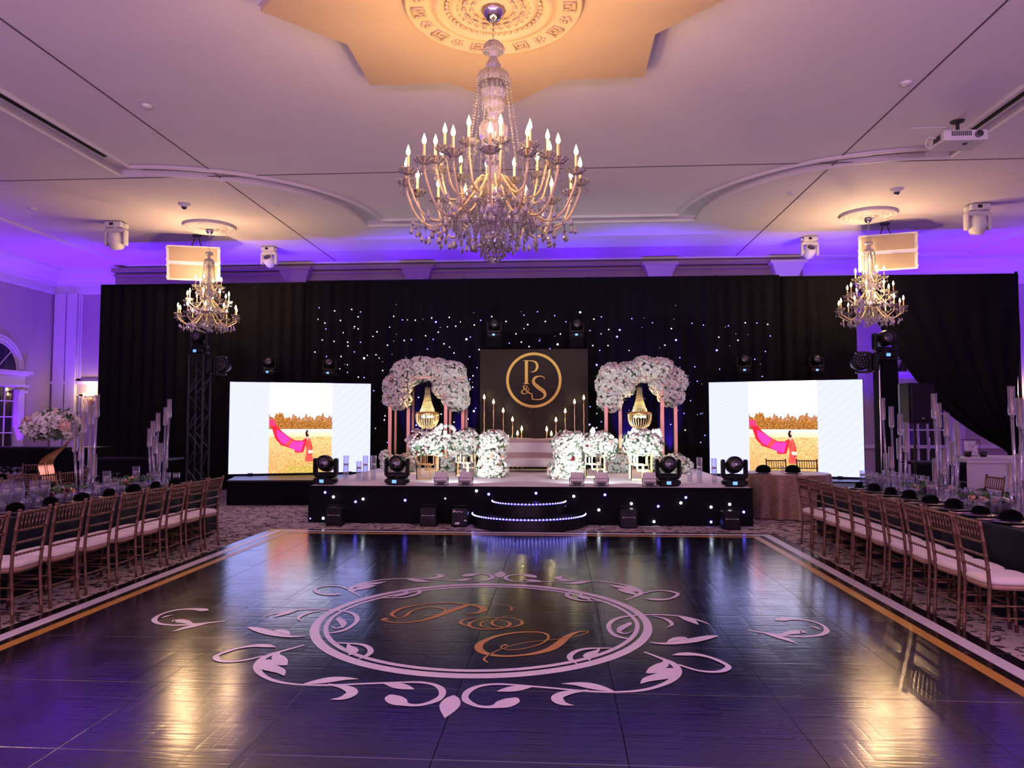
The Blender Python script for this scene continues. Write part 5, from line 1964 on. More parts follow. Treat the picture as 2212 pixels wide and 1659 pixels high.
for x, yb, yt, lab in ((747, 1036, 984, 'tall glass vase nearest the left end of the stage'), (775, 1036, 996, 'shorter glass vase, second from the left end of the stage'), (789, 1038, 984, 'tall glass vase, third from the left end of the stage'), (807, 1035, 984, 'tall glass vase beside the white flowers at stage left'),
                       (1001, 1034, 982, 'tall glass vase at the wire stand left of the sofa, left one'), (1020, 1030, 980, 'tall glass vase at the wire stand left of the sofa, right one'), (1258, 1033, 978, 'tall glass vase at the wire stand right of the sofa, left one'), (1293, 1034, 980, 'tall glass vase at the wire stand right of the sofa, right one'),
                       (1490, 1040, 1014, 'short glass vase at the right end of the stage'), (1511, 1043, 988, 'tall glass vase at the right end of the stage'), (1543, 1046, 990, 'tall glass vase nearest the right screen')):
    cyl_vase(lab, x, yb, yt, 12)

# moving heads along the stage front and above
for x, yb, lab in ((703, 1048, 'black moving-head light at the left corner of the stage'), (858, 1048, 'black moving-head light on the stage front, second from left'), (1443, 1052, 'black moving-head light on the stage front, second from right'), (1587, 1058, 'black moving-head light at the right corner of the stage')):
    b = at(x, yb, Y=12.22)
    moving_head(lab, (min(max(b.x, SX0 + .2), SX1 - .22), 12.22, SZ), .98, tilt=-.25, pan=random.uniform(-.12, .12))


def head_tower(label, x, ytop, Y, zb, w_=.34):
    p = at(x, ytop, Y=Y)
    t = thing('light_plinth', label, 'plinth', (p.x, Y, zb))
    MB().box((0, 0, (p.z - zb) / 2), (w_, w_ * .8, p.z - zb)).obj('column', M_BLACKCLOTH, t)
    MB().box((0, 0, .01), (w_ + .06, w_ * .82, .02)).obj('base_plate', M_BLACK, t)
    MB().box((0, 0, p.z - zb + .006), (w_ + .04, w_, .012)).obj('top_plate', M_BLACK, t)
    return p.x, p.z + .012


for x, yt, Y, zb, nm in ((582, 810, 16.85, 0, 'left one above the left screen'), (712, 812, 16.95, 0, 'right one above the left screen'), (1068, 730, 16.72, SZ, 'left one above the monogram panel'), (1246, 730, 16.72, SZ, 'right one above the monogram panel'), (1607, 806, 16.95, 0, 'left one above the right screen'), (1763, 806, 16.85, 0, 'right one above the right screen')):
    if zb == 0:
        Y = 16.95
    xx, zz = head_tower('black draped light plinth, ' + nm, x, yt, Y, zb, .30)
    moving_head('black moving-head light, ' + nm, (xx, Y, zz), .80, tilt=-.2, pan=random.uniform(-.1, .1))

# small white flood lights on the stage front
for x, lab in ((953, 'white flood light on the stage front, first from the left'), (1006, 'white flood light on the stage front, second from the left'), (1246, 'white flood light on the stage front, third from the left'), (1299, 'white flood light on the stage front, fourth from the left'), (1403, 'white flood light on the stage front, fifth from the left')):
    b = at(x, 1050, Y=12.10)
    t = thing('flood_light', lab, 'stage light', (b.x, 12.10, SZ))
    Mr = Matrix.Rotation(R(-38), 3, 'X')
    body = MB()
    body.box((0, .02, .13), (.20, .10, .17), M=Mr)
    body.box((0, -.02, .165), (.18, .06, .10), M=Mr)
    body.obj('housing', M_WHITEP, t)
    MB().add([Mr @ Vector(p) + Vector((0, .02, .13)) for p in ((-.09, .054, -.07), (.09, .054, -.07), (.09, .054, .07), (-.09, .054, .07))], [(0, 1, 2, 3)]).obj('lens_panel', M_LENS, t)
    MB().box((0, -.045, .04), (.12, .02, .045)).obj('control_panel', M_DGREY, t)
    yk = MB()
    yk.tube([(-.115, .0, .14), (-.115, .0, .012), (.115, .0, .012), (.115, .0, .14)], .009, 6)
    yk.obj('bracket', M_DGREY, t)
    tgt = (b.x + (-.5 if x < 1100 else .5) * (1 if x not in (1006, 1246) else -.4), 15.6, 2.1)
    spot('flood_beam', (b.x, 12.28, SZ + .22), tgt, 85, (.84, 1.0, .94), 120, .9, .06)

# ------------------------------------------------------------------ truss towers
def truss_tower(label, x, ytop, Y, w_, covered):
    p = at(x, ytop, Y=Y)
    t = thing('truss_tower', label, 'truss', (p.x, Y, 0))
    h = p.z
    if covered:
        grid = []
        for z in (.02, h * .5, h - .12, h):
            ring = []
            for i in range(33):
                a = 2 * PI * i / 32
                r_ = (w_ / 2) / max(abs(math.cos(a)), abs(math.sin(a))) * (.98 + .02 * math.sin(i * 3.1)) * (1 if z < h - .05 else .95)
                ring.append((r_ * math.cos(a), r_ * math.sin(a), z))
            grid.append(ring)
        MB().sheet(grid).obj('sleeve', M_BLACKCLOTH, t, True)
        MB().cyl((-w_ / 2 - .015, -w_ / 2, .02), (-w_ / 2 - .015, -w_ / 2, h - .1), .014, n=8).obj('chord', M_CHROME, t)
    else:
        for sx in (-1, 1):
            for sy in (-1, 1):
                MB().cyl((sx * w_ / 2, sy * w_ / 2, .02), (sx * w_ / 2, sy * w_ / 2, h), .022, n=8).obj('chord', M_STEEL, t)
        nseg = 8
        for (ax, fx) in ((0, -1), (0, 1), (1, -1), (1, 1)):
            mb_ = MB()
            pts = []
            for i in range(nseg + 1):
                s_ = 1 if i % 2 else -1
                z = .05 + (h - .1) * i / nseg
                pts.append((s_ * w_ / 2, fx * w_ / 2, z) if ax == 0 else (fx * w_ / 2, s_ * w_ / 2, z))
            mb_.tube(pts, .010, 5)
            mb_.obj('lacing', M_STEEL, t)
    MB().box((0, 0, .01), (w_ + .3, w_ + .3, .02)).obj('base_plate', M_STEEL, t)
    MB().box((0, 0, h + .01), (w_ + .06, w_ + .06, .02)).obj('top_plate', M_BLACK, t)
    return p.x, p.z + .02


def wash_light(label, c, side, s=1.0):
    """LED wash moving head hanging off the side of the tower; face of round LED cells"""
    t = thing('wash_light', label, 'stage light', c)
    b = MB()
    b.bevbox((side * -.20 * s, 0, 0), (.10 * s, .22 * s, .30 * s), .03 * s)
    b.bevbox((side * -.12 * s, .0, 0), (.08 * s, .12 * s, .34 * s), .03 * s)
    b.obj('base', M_BLACK, t)
    yk = MB()
    for sz in (-1, 1):
        yk.bevbox((side * .0, 0, sz * .165 * s), (.22 * s, .08 * s, .04 * s), .015 * s)
    yk.obj('yoke', M_DGREY, t)
    h_ = MB()
    h_.lathe([(.0, -.12 * s), (.09 * s, -.11 * s), (.135 * s, -.03 * s), (.14 * s, .07 * s), (.132 * s, .085 * s), (.0, .08 * s)], 22)
    hd_ = h_.obj('head', M_BLACK, t, True, (side * .05 * s, 0, 0), (PI / 2 - .15, 0, side * -.35))
    cell = MB().lathe([(.021 * s, .083 * s), (.019 * s, .092 * s), (.010 * s, .096 * s), (.0, .097 * s)], 8).mesh('led_cell', M_LENS, True)
    for rr, nn in ((0, 1), (.05, 6), (.1, 12)):
        for i in range(nn):
            a = 2 * PI * i / nn
            put('led_cell', cell, hd_, (rr * s * math.cos(a), rr * s * math.sin(a), 0))
    return t


tx, tz = truss_tower('open black truss tower behind the left banquet table', 432, 768, 14.0, .29, False)
moving_head('black moving-head light on top of the left truss tower', (tx, 14.0, tz), .95, tilt=-.15, pan=-.25)
c = at(478, 790, Y=13.8)
wash_light('black LED wash light clamped to the left truss tower', (c.x, 13.8, c.z), 1)
tx, tz = truss_tower('black cloth-covered truss tower beside the right screen', 1912, 778, 13.5, .32, True)
moving_head('black moving-head light on top of the right truss tower', (tx, 13.5, tz), 1.02, tilt=-.15, pan=.15)
c = at(1862, 783, Y=13.3)
wash_light('black LED wash light clamped to the right truss tower', (c.x, 13.3, c.z), -1, 1.05)

# spark machines in front of the stage
def spark_box(label, x, y0, y1, w_, logo=False):
    b = at(x, y1, Z=0)
    Y = min(b.y, SY0 - .22)
    p = at(x, y1, Y=Y)
    h = at(x, y0, Y=Y).z
    t = thing('spark_machine', label, 'effect machine', (p.x, Y, 0))
    MB().bevbox((0, 0, h / 2), (w_, .24, h - .01), .015).obj('body', M_BLACK, t)
    hn = MB()
    hn.tube([(-w_ * .45, 0, h - .03), (-w_ * .45, 0, h + .03), (w_ * .45, 0, h + .03), (w_ * .45, 0, h - .03)], .008, 6)
    hn.obj('handle', M_STEEL, t)
    if logo:
        lg = MB()
        for line in ([(-.10, .30, .01), (-.07, .33, .012), (-.09, .285, .012), (-.05, .30, .010), (-.03, .285, .01), (.0, .30, .01), (.03, .287, .01), (.06, .297, .008)],):
            L_, R_ = ribbon2d(line, 5)
            lg.sheet([[(a[0], -.123, a[1] * h / .36) for a in L_], [(q[0], -.123, q[1] * h / .36) for q in R_]])
        lg.box((-.03, -.122, h * .2), (.07, .003, .03))
        lg.box((.10, -.122, h * .35), (.04, .003, .02))
        lg.obj('logo', M_PAPER, t)['kind'] = 'stuff'
    else:
        lg = MB()
        for i in range(9):
            lg.box((-w_ * .32 + w_ * .64 * i / 8, -.123, h * .58), (.012 if i not in (0, 8) else .02, .003, .008 if i not in (0, 8) else .014))
        lg.obj('lettering', M_PAPER, t)['kind'] = 'stuff'
    return t


for x, y0, y1, nm in ((725, 1094, 1134, 'first from the left'), (927, 1094, 1134, 'second from the left'), (1357, 1098, 1138, 'second from the right'), (1578, 1102, 1143, 'first from the right')):
    spark_box('black spark machine on the carpet before the stage, ' + nm, x, y0, y1, .27)
spark_box('black box with a white script logo beside the stage steps', 994, 1096, 1136, .26, True)


# ------------------------------------------------------------------ chairs
def bamboo(pts, r, nodes):
    """tube with bamboo rings at the given fractions"""
    pts = [Vector(p) for p in pts]
    Ls = [0]
    for a, b in zip(pts, pts[1:]):
        Ls.append(Ls[-1] + (b - a).length)
    T = Ls[-1]
    ts = sorted(set([q / T for q in Ls] + [k for n_ in nodes for k in (n_ - .012, n_, n_ + .012) if 0 < k < 1]))
    out, rad = [], []
    for t_ in ts:
        d = t_ * T
        for i in range(len(pts) - 1):
            if Ls[i] <= d <= Ls[i + 1] + 1e-9:
                out.append(pts[i].lerp(pts[i + 1], (d - Ls[i]) / max(1e-9, Ls[i + 1] - Ls[i])))
                break
        rad.append(r * 1.28 if any(abs(t_ - n_) < .004 for n_ in nodes) else r)
    return MB().tube(out, rad, 8)


def make_chair():
    t = thing('banquet_chair', 'x', 'chair')
    for sx in (-1, 1):
        curve = crom([(sx * .175, -.205, 0), (sx * .176, -.19, .25), (sx * .178, -.182, .45), (sx * .185, -.205, .68), (sx * .190, -.245, .925)], 3)
        bamboo(curve, .0145, (.08, .2, .33, .46, .6, .71, .83, .955)).obj('rear_leg', M_CHAIR, t, True)
        bamboo([(sx * .19, .195, 0), (sx * .183, .185, .43)], .0145, (.15, .4, .65, .9)).obj('front_leg', M_CHAIR, t, True)
    def yb(z):
        return -.182 - .063 * max(0, (z - .45) / .475) ** 1.3
    for z, r_ in ((.905, .012), (.757, .010), (.655, .010), (.555, .010)):
        x = .178 + .012 * (z - .45) / .475
        bamboo([(-x, yb(z), z), (x, yb(z), z)], r_, (.12, .25, .38, .5, .62, .75, .88)).obj('back_rail', M_CHAIR, t, True)
    for i in range(7):
        x = -.135 + .045 * i
        bamboo([(x, yb(.757), .757), (x, yb(.905), .905)], .0068, (.35, .7)).obj('spindle', M_CHAIR, t, True)
    sf = MB()
    def seat_ring(k, z, kb=1.0):
        out = []
        for i in range(28):
            a = 2 * PI * i / 28
            ex = 2 / 4.2
            x = .205 * k * math.copysign(abs(math.cos(a)) ** ex, math.cos(a))
            y = .205 * k * math.copysign(abs(math.sin(a)) ** ex, math.sin(a))
            x *= 1 + .06 * (y / .2)
            out.append((x, y, z))
        return out
    def loft(rings):
        mb_ = MB()
        n_ = len(rings[0])
        mb_.v = [p for r_ in rings for p in r_]
        for k in range(len(rings) - 1):
            for i in range(n_):
                mb_.f.append((k * n_ + i, k * n_ + (i + 1) % n_, (k + 1) * n_ + (i + 1) % n_, (k + 1) * n_ + i))
        mb_.f.append(tuple(range(n_ - 1, -1, -1)))
        mb_.f.append(tuple((len(rings) - 1) * n_ + i for i in range(n_)))
        return mb_
    loft([seat_ring(.97, .408), seat_ring(1.0, .415), seat_ring(1.0, .445)]).obj('seat_frame', M_PIPING, t, True)
    loft([seat_ring(.99, .447), seat_ring(1.02, .462), seat_ring(.99, .482), seat_ring(.85, .497), seat_ring(.55, .503)]).obj('cushion', M_CUSHION, t, True)
    for z, y in ((.20, -.193),):
        bamboo([(-.175, y, z), (.175, y, z)], .009, (.2, .4, .6, .8)).obj('stretcher', M_CHAIR, t, True)
    for z in (.20, .29):
        for sx in (-1, 1):
            bamboo([(sx * .177, -.19, z), (sx * .186, .19, z)], .008, (.25, .5, .75)).obj('stretcher', M_CHAIR, t, True)
        bamboo([(-.186, .19, z), (.186, .19, z)], .008, (.25, .5, .75)).obj('stretcher', M_CHAIR, t, True)
    fn = MB()
    for sx in (-1, 1):
        MB().ball((sx * .191, -.246, .93), .018, 8, 5, (1, 1, .7)).obj('finial', M_CHAIR, t, True)
    return t


proto = make_chair()
first = [True]


def chair(x, y, rz, label, group):
    if first[0]:
        first[0] = False
        proto.location = (x, y, 0)
        proto.rotation_euler = (0, 0, rz)
        return tag(proto, label, None, group)
    return dup(proto, (x, y, 0), rz, label, group)


FR, FL = -PI / 2, PI / 2          # facing +X, facing -X
# right table, aisle side: ten chairs
for i in range(10):
    y = 5.93 + .468 * i
    x = 3.40 + .012 * i
    nm = ['nearest the camera', 'second from the camera', 'third from the camera', 'fourth from the camera', 'fifth from the camera', 'sixth from the camera', 'seventh from the camera', 'eighth from the camera', 'ninth from the camera', 'farthest, beside the tan round table'][i]
    chair(x, y, FR + random.uniform(-.06, .06), 'copper bamboo-style chair along the right aisle, ' + nm, 'chairs along the right aisle')
# left table, aisle side: eight chairs, the first cut by the frame
for i in range(9):
    y = 5.52 + .50 * i
    x = -4.70 - .012 * i
    nm = ['nearest, cut by the frame edge', 'second from the camera', 'third from the camera', 'fourth from the camera', 'fifth from the camera', 'sixth from the camera', 'seventh from the camera', 'eighth from the camera', 'farthest from the camera'][i]
    chair(x, y, FL + random.uniform(-.06, .06), 'copper bamboo-style chair along the left aisle, ' + nm, 'chairs along the left aisle')
# far sides of the two long tables
for i in range(8):
    chair(5.62 + .01 * i, 6.9 + .50 * i, FL + random.uniform(-.15, .15), 'copper bamboo-style chair on the far side of the right long table, ' + ORD[i] + ' from the camera', 'chairs behind the right table')
for i in range(8):
    chair(-6.98 - .01 * i, 7.0 + .50 * i, FR + random.uniform(-.15, .15), 'copper bamboo-style chair on the far side of the left long table, ' + ORD[i] + ' from the camera', 'chairs behind the left table')


# ------------------------------------------------------------------ tables
def long_table(label, label_cloth, x0, x1, y0, y1, h=.76):
    cx, cy = (x0 + x1) / 2, (y0 + y1) / 2
    t = thing('banquet_table', label, 'table', (cx, cy, 0))
    n_ = max(1, round((y1 - y0) / 2.0))
    for i in range(n_):
        ya = (y0 - cy) + (y1 - y0) * i / n_
        yb_ = (y0 - cy) + (y1 - y0) * (i + 1) / n_
        MB().box((0, (ya + yb_) / 2, h - .02), (x1 - x0 - .06, yb_ - ya - .03, .025)).obj('table_top', M_WOOD, t)
        for sx in (-1, 1):
            for yy in (ya + .15, yb_ - .15):
                MB().cyl((sx * (x1 - x0) * .35, yy, 0), (sx * (x1 - x0) * .35, yy, h - .03), .018, n=6).obj('leg', M_STEEL, t)
    c = thing('tablecloth', label_cloth, 'tablecloth', (cx, cy, 0))
    hx, hy = (x1 - x0) / 2, (y1 - y0) / 2
    per = []
    def edge(ax, ay, bx, by):
        L_ = math.hypot(bx - ax, by - ay)
        k = int(L_ / .045)
        for i in range(k):
            u = i / k
            per.append((ax + (bx - ax) * u, ay + (by - ay) * u, (by - ay) / L_, -(bx - ax) / L_))
    edge(-hx, -hy, hx, -hy); edge(hx, -hy, hx, hy); edge(hx, hy, -hx, hy); edge(-hx, hy, -hx, -hy)
    rows = []
    for z, k in ((h + .004, 0), (h - .03, .012), (h * .6, .03), (.02, .055)):
        row = []
        for q_, (x, y, nx_, ny_) in enumerate(per):
            f_ = math.sin(q_ * .55 + math.sin(q_ * .13) * 2) * k * .55 + k * .6
            row.append((x + nx_ * f_, y + ny_ * f_, z))
        row.append(row[0])
        rows.append(row)
    mb_ = MB().sheet(rows)
    mb_.obj('drop', M_NAVY, c, True)
    MB().add([(-hx, -hy, h + .005), (hx, -hy, h + .005), (hx, hy, h + .005), (-hx, hy, h + .005)], [(0, 1, 2, 3)]).obj('top', M_NAVY, c)
    return t


TH = .768
LX0, LX1, LY0, LY1 = -6.62, -5.10, 4.6, 10.72
RX0, RX1, RY0, RY1 = 3.78, 5.28, 4.6, 11.05
long_table('long folding banquet table at the left under a dark cloth', 'dark navy cloth over the left long table, hanging to the carpet', LX0, LX1, LY0, LY1)
long_table('long folding banquet table at the right under a dark cloth', 'dark navy cloth over the right long table, hanging to the carpet', RX0, RX1, RY0, RY1)

# ------------------------------------------------------------------ tableware
gob = MB()
gob.lathe([(.036, .0), (.042, .035), (.040, .07), (.026, .095), (.008, .105), (.0045, .115), (.0045, .165), (.010, .172), (.034, .178), (.036, .182), (.0, .182)], 14)
gob.lathe([(.034, .0), (.040, .035), (.038, .07), (.024, .092), (.0, .098)], 14)
GOB = gob.mesh('goblet', M_GLASS, True)
nap = MB()
nb_ = []
for i in range(25):                      # standing folded fan, creased
    a = PI * i / 24
    off = .022 * (1 if i % 2 else -1)
    nb_.append([(.02 * math.cos(a), .0, .012), (.105 * math.cos(a), off - .012, .012 + .098 * math.sin(a) ** .8), (.105 * math.cos(a), off + .012, .010 + .095 * math.sin(a) ** .8), (.03 * math.cos(a), .03, .008)])
nap.sheet(nb_)
nap.box((0, 0, .008), (.15, .11, .016))
NAP = nap.mesh('napkin', M_NAPKIN)
PLT = MB().lathe([(.0, .004), (.10, .004), (.105, .010), (.155, .016), (.16, .014), (.105, .0), (.0, .0)], 28).mesh('charger', M_PLATE, True)
CARD = MB().box((0, 0, .0015), (.10, .19, .002)).mesh('menu_card', M_MENU)


def goblet(x, y, z, grp, lab):
    tag(put('wine_goblet', GOB, None, (x, y, z), (0, 0, 0)), lab, 'goblet', grp)


CLUSTERS = [(at(x_, 1000, Y=y_).x, y_) for x_, y_ in ((1938, 9.95), (2045, 8.7), (2206, 7.3), (186, 8.85), (342, 10.3))]


def setting(x, y, inw, z, grp, side, i, g3=True):
    """inw: direction (+1/-1) along X toward the middle of the table"""
    tag(put('charger_plate', PLT, None, (x, y, z)), 'dark charger plate, %s setting from the camera, %s' % (ORD[i], side), 'plate', 'charger plates, ' + grp)
    tag(put('folded_napkin', NAP, None, (x, y, z + .018), (0, 0, random.uniform(0, 3)), random.uniform(.72, .95)), 'black folded napkin, %s setting from the camera, %s' % (ORD[i], side), 'napkin', 'napkins, ' + grp)
    tag(put('menu_card', CARD, None, (x - inw * .02, y + .235, z), (0, 0, PI / 2 + random.uniform(-.3, .3))), 'blush menu card, %s from the camera, %s' % (ORD[i], side), 'card', 'menu cards, ' + grp)
    for (dx, dy), wh in zip(((.22, -.10), (.25, .0), (.21, .10))[: 3 if g3 else 2], ('nearest', 'middle', 'farthest') if g3 else ('nearer', 'farther')):
        if any(math.hypot(x + inw * dx - a, y + dy - b) < .25 for a, b in CLUSTERS):
            continue
        goblet(x + inw * (dx + random.uniform(-.015, .015)), y + dy + random.uniform(-.005, .005), z, 'goblets, ' + grp, '%s upside-down goblet of the %s setting, %s' % (wh, ORD[i], side))


for i in range(11):
    y = 5.4 + .47 * i
    setting(RX0 + .22, y, 1, TH, 'right long table', 'aisle side of the right long table', i)
    setting(RX1 - .22, y, -1, TH, 'right long table far side', 'far side of the right long table', i, False)
for i in range(10):
    y = 5.4 + .5 * i
    setting(LX1 - .22, y, -1, TH, 'left long table', 'aisle side of the left long table', i)
    setting(LX0 + .22, y, 1, TH, 'left long table far side', 'far side of the left long table', i, False)


def float_vase_mesh(h):
    r_ = .048
    g_ = MB().lathe([(.0, .0), (r_, .0), (r_, h), (r_ - .004, h), (r_ - .004, .012), (.0, .012)], 16).mesh('glass', M_GLASS, True)
    w_ = MB().lathe([(.0, .013), (r_ - .005, .013), (r_ - .005, h * .68), (.0, h * .68)], 16).mesh('water', M_WATER, True)
    c_ = MB().lathe([(.0, h * .68 - .012), (r_ * .6, h * .68 - .012), (r_ * .84, h * .68 + .004), (r_ * .80, h * .68 + .018), (.0, h * .68 + .016)], 14).mesh('candle', M_CANDLE, True)
    return g_, w_, c_


FV = [float_vase_mesh(h) for h in (.14, .20, .26)]


def float_vase(x, y, z, k, side, i, line):
    t = thing('floating_candle_vase', '%s floating-candle glass, %s from the camera in the %s line of the %s' % (('short', 'medium', 'tall')[k], ORD[i], line, side), 'candle vase', (x, y, z), 0, ('short', 'medium', 'tall')[k] + ' floating candles, ' + side)
    for nm, me in zip(('glass', 'water', 'candle'), FV[k]):
        put(nm, me, t)


RUNNERS = [(4.53, 6.45), (4.50, 8.02), (4.50, 9.34), (-5.84, 6.6), (-5.84, 8.25), (-5.84, 9.62)]
OCC = []
for x0, x1, y0, y1, side in ((RX0, RX1, 5.4, 10.9, 'right long table'), (LX0, LX1, 5.2, 10.6, 'left long table')):
    xm = (x0 + x1) / 2
    cnt = {}
    for i in range(30):
        y = y0 + (y1 - y0) * i / 29
        for k_, dx in ((0, -.18), (2, .0), (1, .18)):
            x_, y_ = xm + dx + random.uniform(-.02, .02), y + (k_ - 1) * .07
            if any(math.hypot(x_ - a, y_ - b) < .235 for a, b in CLUSTERS) or any(abs(x_ - a) < .27 and abs(y_ - b) < .40 for a, b in RUNNERS) or any(math.hypot(x_ - a, y_ - b) < .155 for a, b in OCC):
                continue
            OCC.append((x_, y_))
            line = ('left', 'right', 'middle')[k_]
            n_ = cnt.get(line, 0)
            cnt[line] = n_ + 1
            if n_ < 20:
                float_vase(x_, y_, TH, (k_ + n_ * 2 + i) % 3, side, n_, line)


# crystal candle clusters ---------------------------------------------------
def candle_cluster(label, rods, Y0, cx):
    """rods: (x, ytop, ybottom) of each hurricane sleeve in pixels"""
    t = thing('candle_cluster', label, 'candelabra', (cx, Y0, TH))
    MB().lathe([(.0, .0), (.17, .0), (.17, .010), (.16, .016), (.0, .016)], 24).obj('base_plate', M_CHROME, t, True)
    for i, (x, y0, y1) in enumerate(rods):
        Y = Y0 + (.10 if i % 2 else -.10)
        a, b = at(x, y0, Y=Y), at(x, y1, Y=Y)
        h = a.z - b.z
        bx = cx + (b.x - cx) * .75
        dx, dy, dz = b.x - cx, Y - Y0, b.z - TH
        rd = MB()
        rd.tube([(bx - cx, dy * .8, .014), (dx, dy, dz)], .0155, 8)
        rd.obj('crystal_rod', M_ACRYLIC, t, True)
        MB().lathe([(.010, -.03), (.020, -.015), (.032, -.004), (.030, .006), (.0, .006)], 12, (dx, dy, dz)).obj('cup', M_CRYSTAL, t, True)
        r_ = .031
        tb = MB().lathe([(r_, .0), (r_, h), (r_ - .003, h), (r_ - .003, .0)], 16, (dx, dy, dz)).obj('hurricane_tube', M_GLASS, t, True)
        cd = MB()
        cd.cyl((dx, dy, dz + .007), (dx, dy, dz + h * .93), .016, .0135, 10)
        cd.cyl((dx, dy, dz + h * .93), (dx, dy, dz + h * 1.02), .0025, n=5)
        cd.obj('taper_candle', M_TAPER, t)
    return t


def cr(lst, ox, oy, sc):
    return [(ox + x / sc, oy + y0 / sc, oy + y1 / sc) for x, y0, y1 in lst]


candle_cluster('tall crystal candle cluster on the right table, farthest of three', cr([(860, 745, 930), (938, 820, 1000), (1016, 890, 1070), (1072, 965, 1145), (1065, 1040, 1225), (1008, 1105, 1290), (937, 1180, 1360), (893, 1240, 1420)], 1700, 680, 4.148), 9.95, at(1938, 1000, Y=9.95).x)
candle_cluster('tall crystal candle cluster on the right table, middle of three', cr([(1322, 705, 920), (1362, 790, 1000), (1432, 875, 1085), (1520, 960, 1140), (1535, 1040, 1255), (1485, 1130, 1340), (1412, 1205, 1420), (1332, 1285, 1490)], 1700, 680, 4.148), 8.7, at(2045, 1000, Y=8.7).x)
candle_cluster('tall crystal candle cluster on the right table, nearest and cut by the frame', cr([(2015, 640, 890), (2090, 745, 995), (2150, 830, 1080), (2180, 920, 1170), (2150, 1010, 1260), (2065, 1245, 1500), (2000, 1320, 1570)], 1700, 680, 4.148), 7.3, at(2206, 1000, Y=7.3).x)
candle_cluster('tall crystal candle cluster on the left table, nearer one', cr([(597, 205, 340), (558, 265, 390), (515, 310, 440), (462, 365, 555), (497, 450, 610), (555, 530, 655), (580, 575, 710)], 0, 780, 2.86), 8.85, at(186, 1000, Y=8.85).x)
candle_cluster('tall crystal candle cluster on the left table, farther one', cr([(1045, 235, 345), (1022, 285, 390), (975, 320, 430), (942, 370, 480), (922, 415, 525), (950, 460, 570), (988, 505, 620), (1022, 545, 660)], 0, 780, 2.86), 10.3, at(342, 1000, Y=10.3).x)


# low flower runners on the tables -------------------------------------------
def runner(label, x, y, n_, seed, z=TH):
    t = thing('table_flowers', label, 'flower arrangement', (x, y, z))
    for i in range(n_):
        px2, py2 = random.uniform(-.16, .16), random.uniform(-.26, .26)
        put('rose', BL[random.choice('crcrwp')], t, (px2, py2, random.uniform(.045, .10)), (random.uniform(-.7, .7), random.uniform(-.7, .7), random.uniform(0, 6)), random.uniform(.9, 1.35))
    lm = MB()
    for i in range(90):
        p = Vector((random.uniform(-.2, .2), random.uniform(-.34, .34), random.uniform(.0, .05)))
        leaf(lm, p + Vector((0, 0, .07)), Vector((p.x, p.y, .8)).normalized(), random.uniform(.04, .08), .02)
    lm.obj('leaves', M_LEAF, t)['kind'] = 'stuff'


runner('low peach and burgundy flowers on the right table by the nearest candles', 4.53, 6.45, 14, 1)
runner('low peach and burgundy flowers on the right table between candle clusters', 4.52, 8.02, 14, 2)
runner('low burgundy and peach flowers on the right table by the farthest candles', 4.56, 9.34, 12, 3)
runner('low peach and burgundy flowers on the left table by the nearer candles', -5.84, 8.25, 14, 4)
runner('low peach and burgundy flowers on the left table by the farther candles', -5.84, 9.62, 12, 5)
runner('low peach and burgundy flowers on the left table near the frame edge', -5.84, 6.6, 12, 6)


# ------------------------------------------------------------------ round tables further out
def round_table(label, label_cloth, cx, cy, r_, cloth, seats, clabel, grp, h=.75, folds=16, amp=.04):
    t = thing('round_table', label, 'table', (cx, cy, 0))
    MB().lathe([(.0, h - .03), (r_ - .02, h - .03), (r_ - .02, h - .006), (.0, h - .006)], 32).obj('table_top', M_WOOD, t)
    for q_ in range(4):
        a = PI / 4 + PI / 2 * q_
        MB().cyl((r_ * .55 * math.cos(a), r_ * .55 * math.sin(a), 0), (r_ * .55 * math.cos(a), r_ * .55 * math.sin(a), h - .03), .018, n=6).obj('leg', M_STEEL, t)
    rows = []
    for z, k, rr in ((h + .004, 0, .0), (h + .004, 0, .7), (h + .004, 0, .995), (h - .02, .15, 1.0), (h * .6, .6, 1.01), (h * .2, 1.0, 1.04), (.015, 1.25, 1.08)):
        rows.append([((r_ * rr + amp * k * math.sin(folds * 2 * PI * i / 96 + math.sin(i * .2))) * math.cos(2 * PI * i / 96), (r_ * rr + amp * k * math.sin(folds * 2 * PI * i / 96 + math.sin(i * .2))) * math.sin(2 * PI * i / 96), z) for i in range(97)])
    c = MB().sheet(rows).obj('round_tablecloth', cloth, None, True, (cx, cy, 0))
    tag(c, label_cloth, 'tablecloth')
    for q_, a in enumerate(seats):
        rr = r_ + .34
        chair(cx + rr * math.cos(a), cy + rr * math.sin(a), a + PI / 2, clabel if len(seats) == 1 else clabel + ', ' + ORD[q_] + ' counter-clockwise from the right', grp)


# tan table beside the stage
round_table('round folding table at the right end of the stage', 'tan pin-tucked round tablecloth beside the right end of the stage', 4.06, 13.45, .74, M_LACE, [], '', '', .75, 12, .05)
pcl, pcr = at(1691, 1030, Y=14.35), at(1757, 1032, Y=14.3)
chair(pcl.x, 14.50, PI + .05, 'copper bamboo-style chair behind the tan round table, left one', 'chairs behind the tan table')
chair(pcr.x, 14.48, PI - .08, 'copper bamboo-style chair behind the tan round table, right one', 'chairs behind the tan table')
for x, wh in ((1653, 'left'), (1716, 'right')):
    p = at(x, 1024, Z=.757)
    tag(put('charger_plate', PLT, None, (p.x, 13.2, .757)), 'dark charger plate on the tan round table, %s one' % wh, 'plate', 'plates on the tan table')
    tag(put('folded_napkin', NAP, None, (p.x, 13.2, .775), None, 1.25), 'black folded napkin on the tan round table, %s one' % wh, 'napkin', 'napkins on the tan table')
p = at(1690, 1010, Y=13.6)
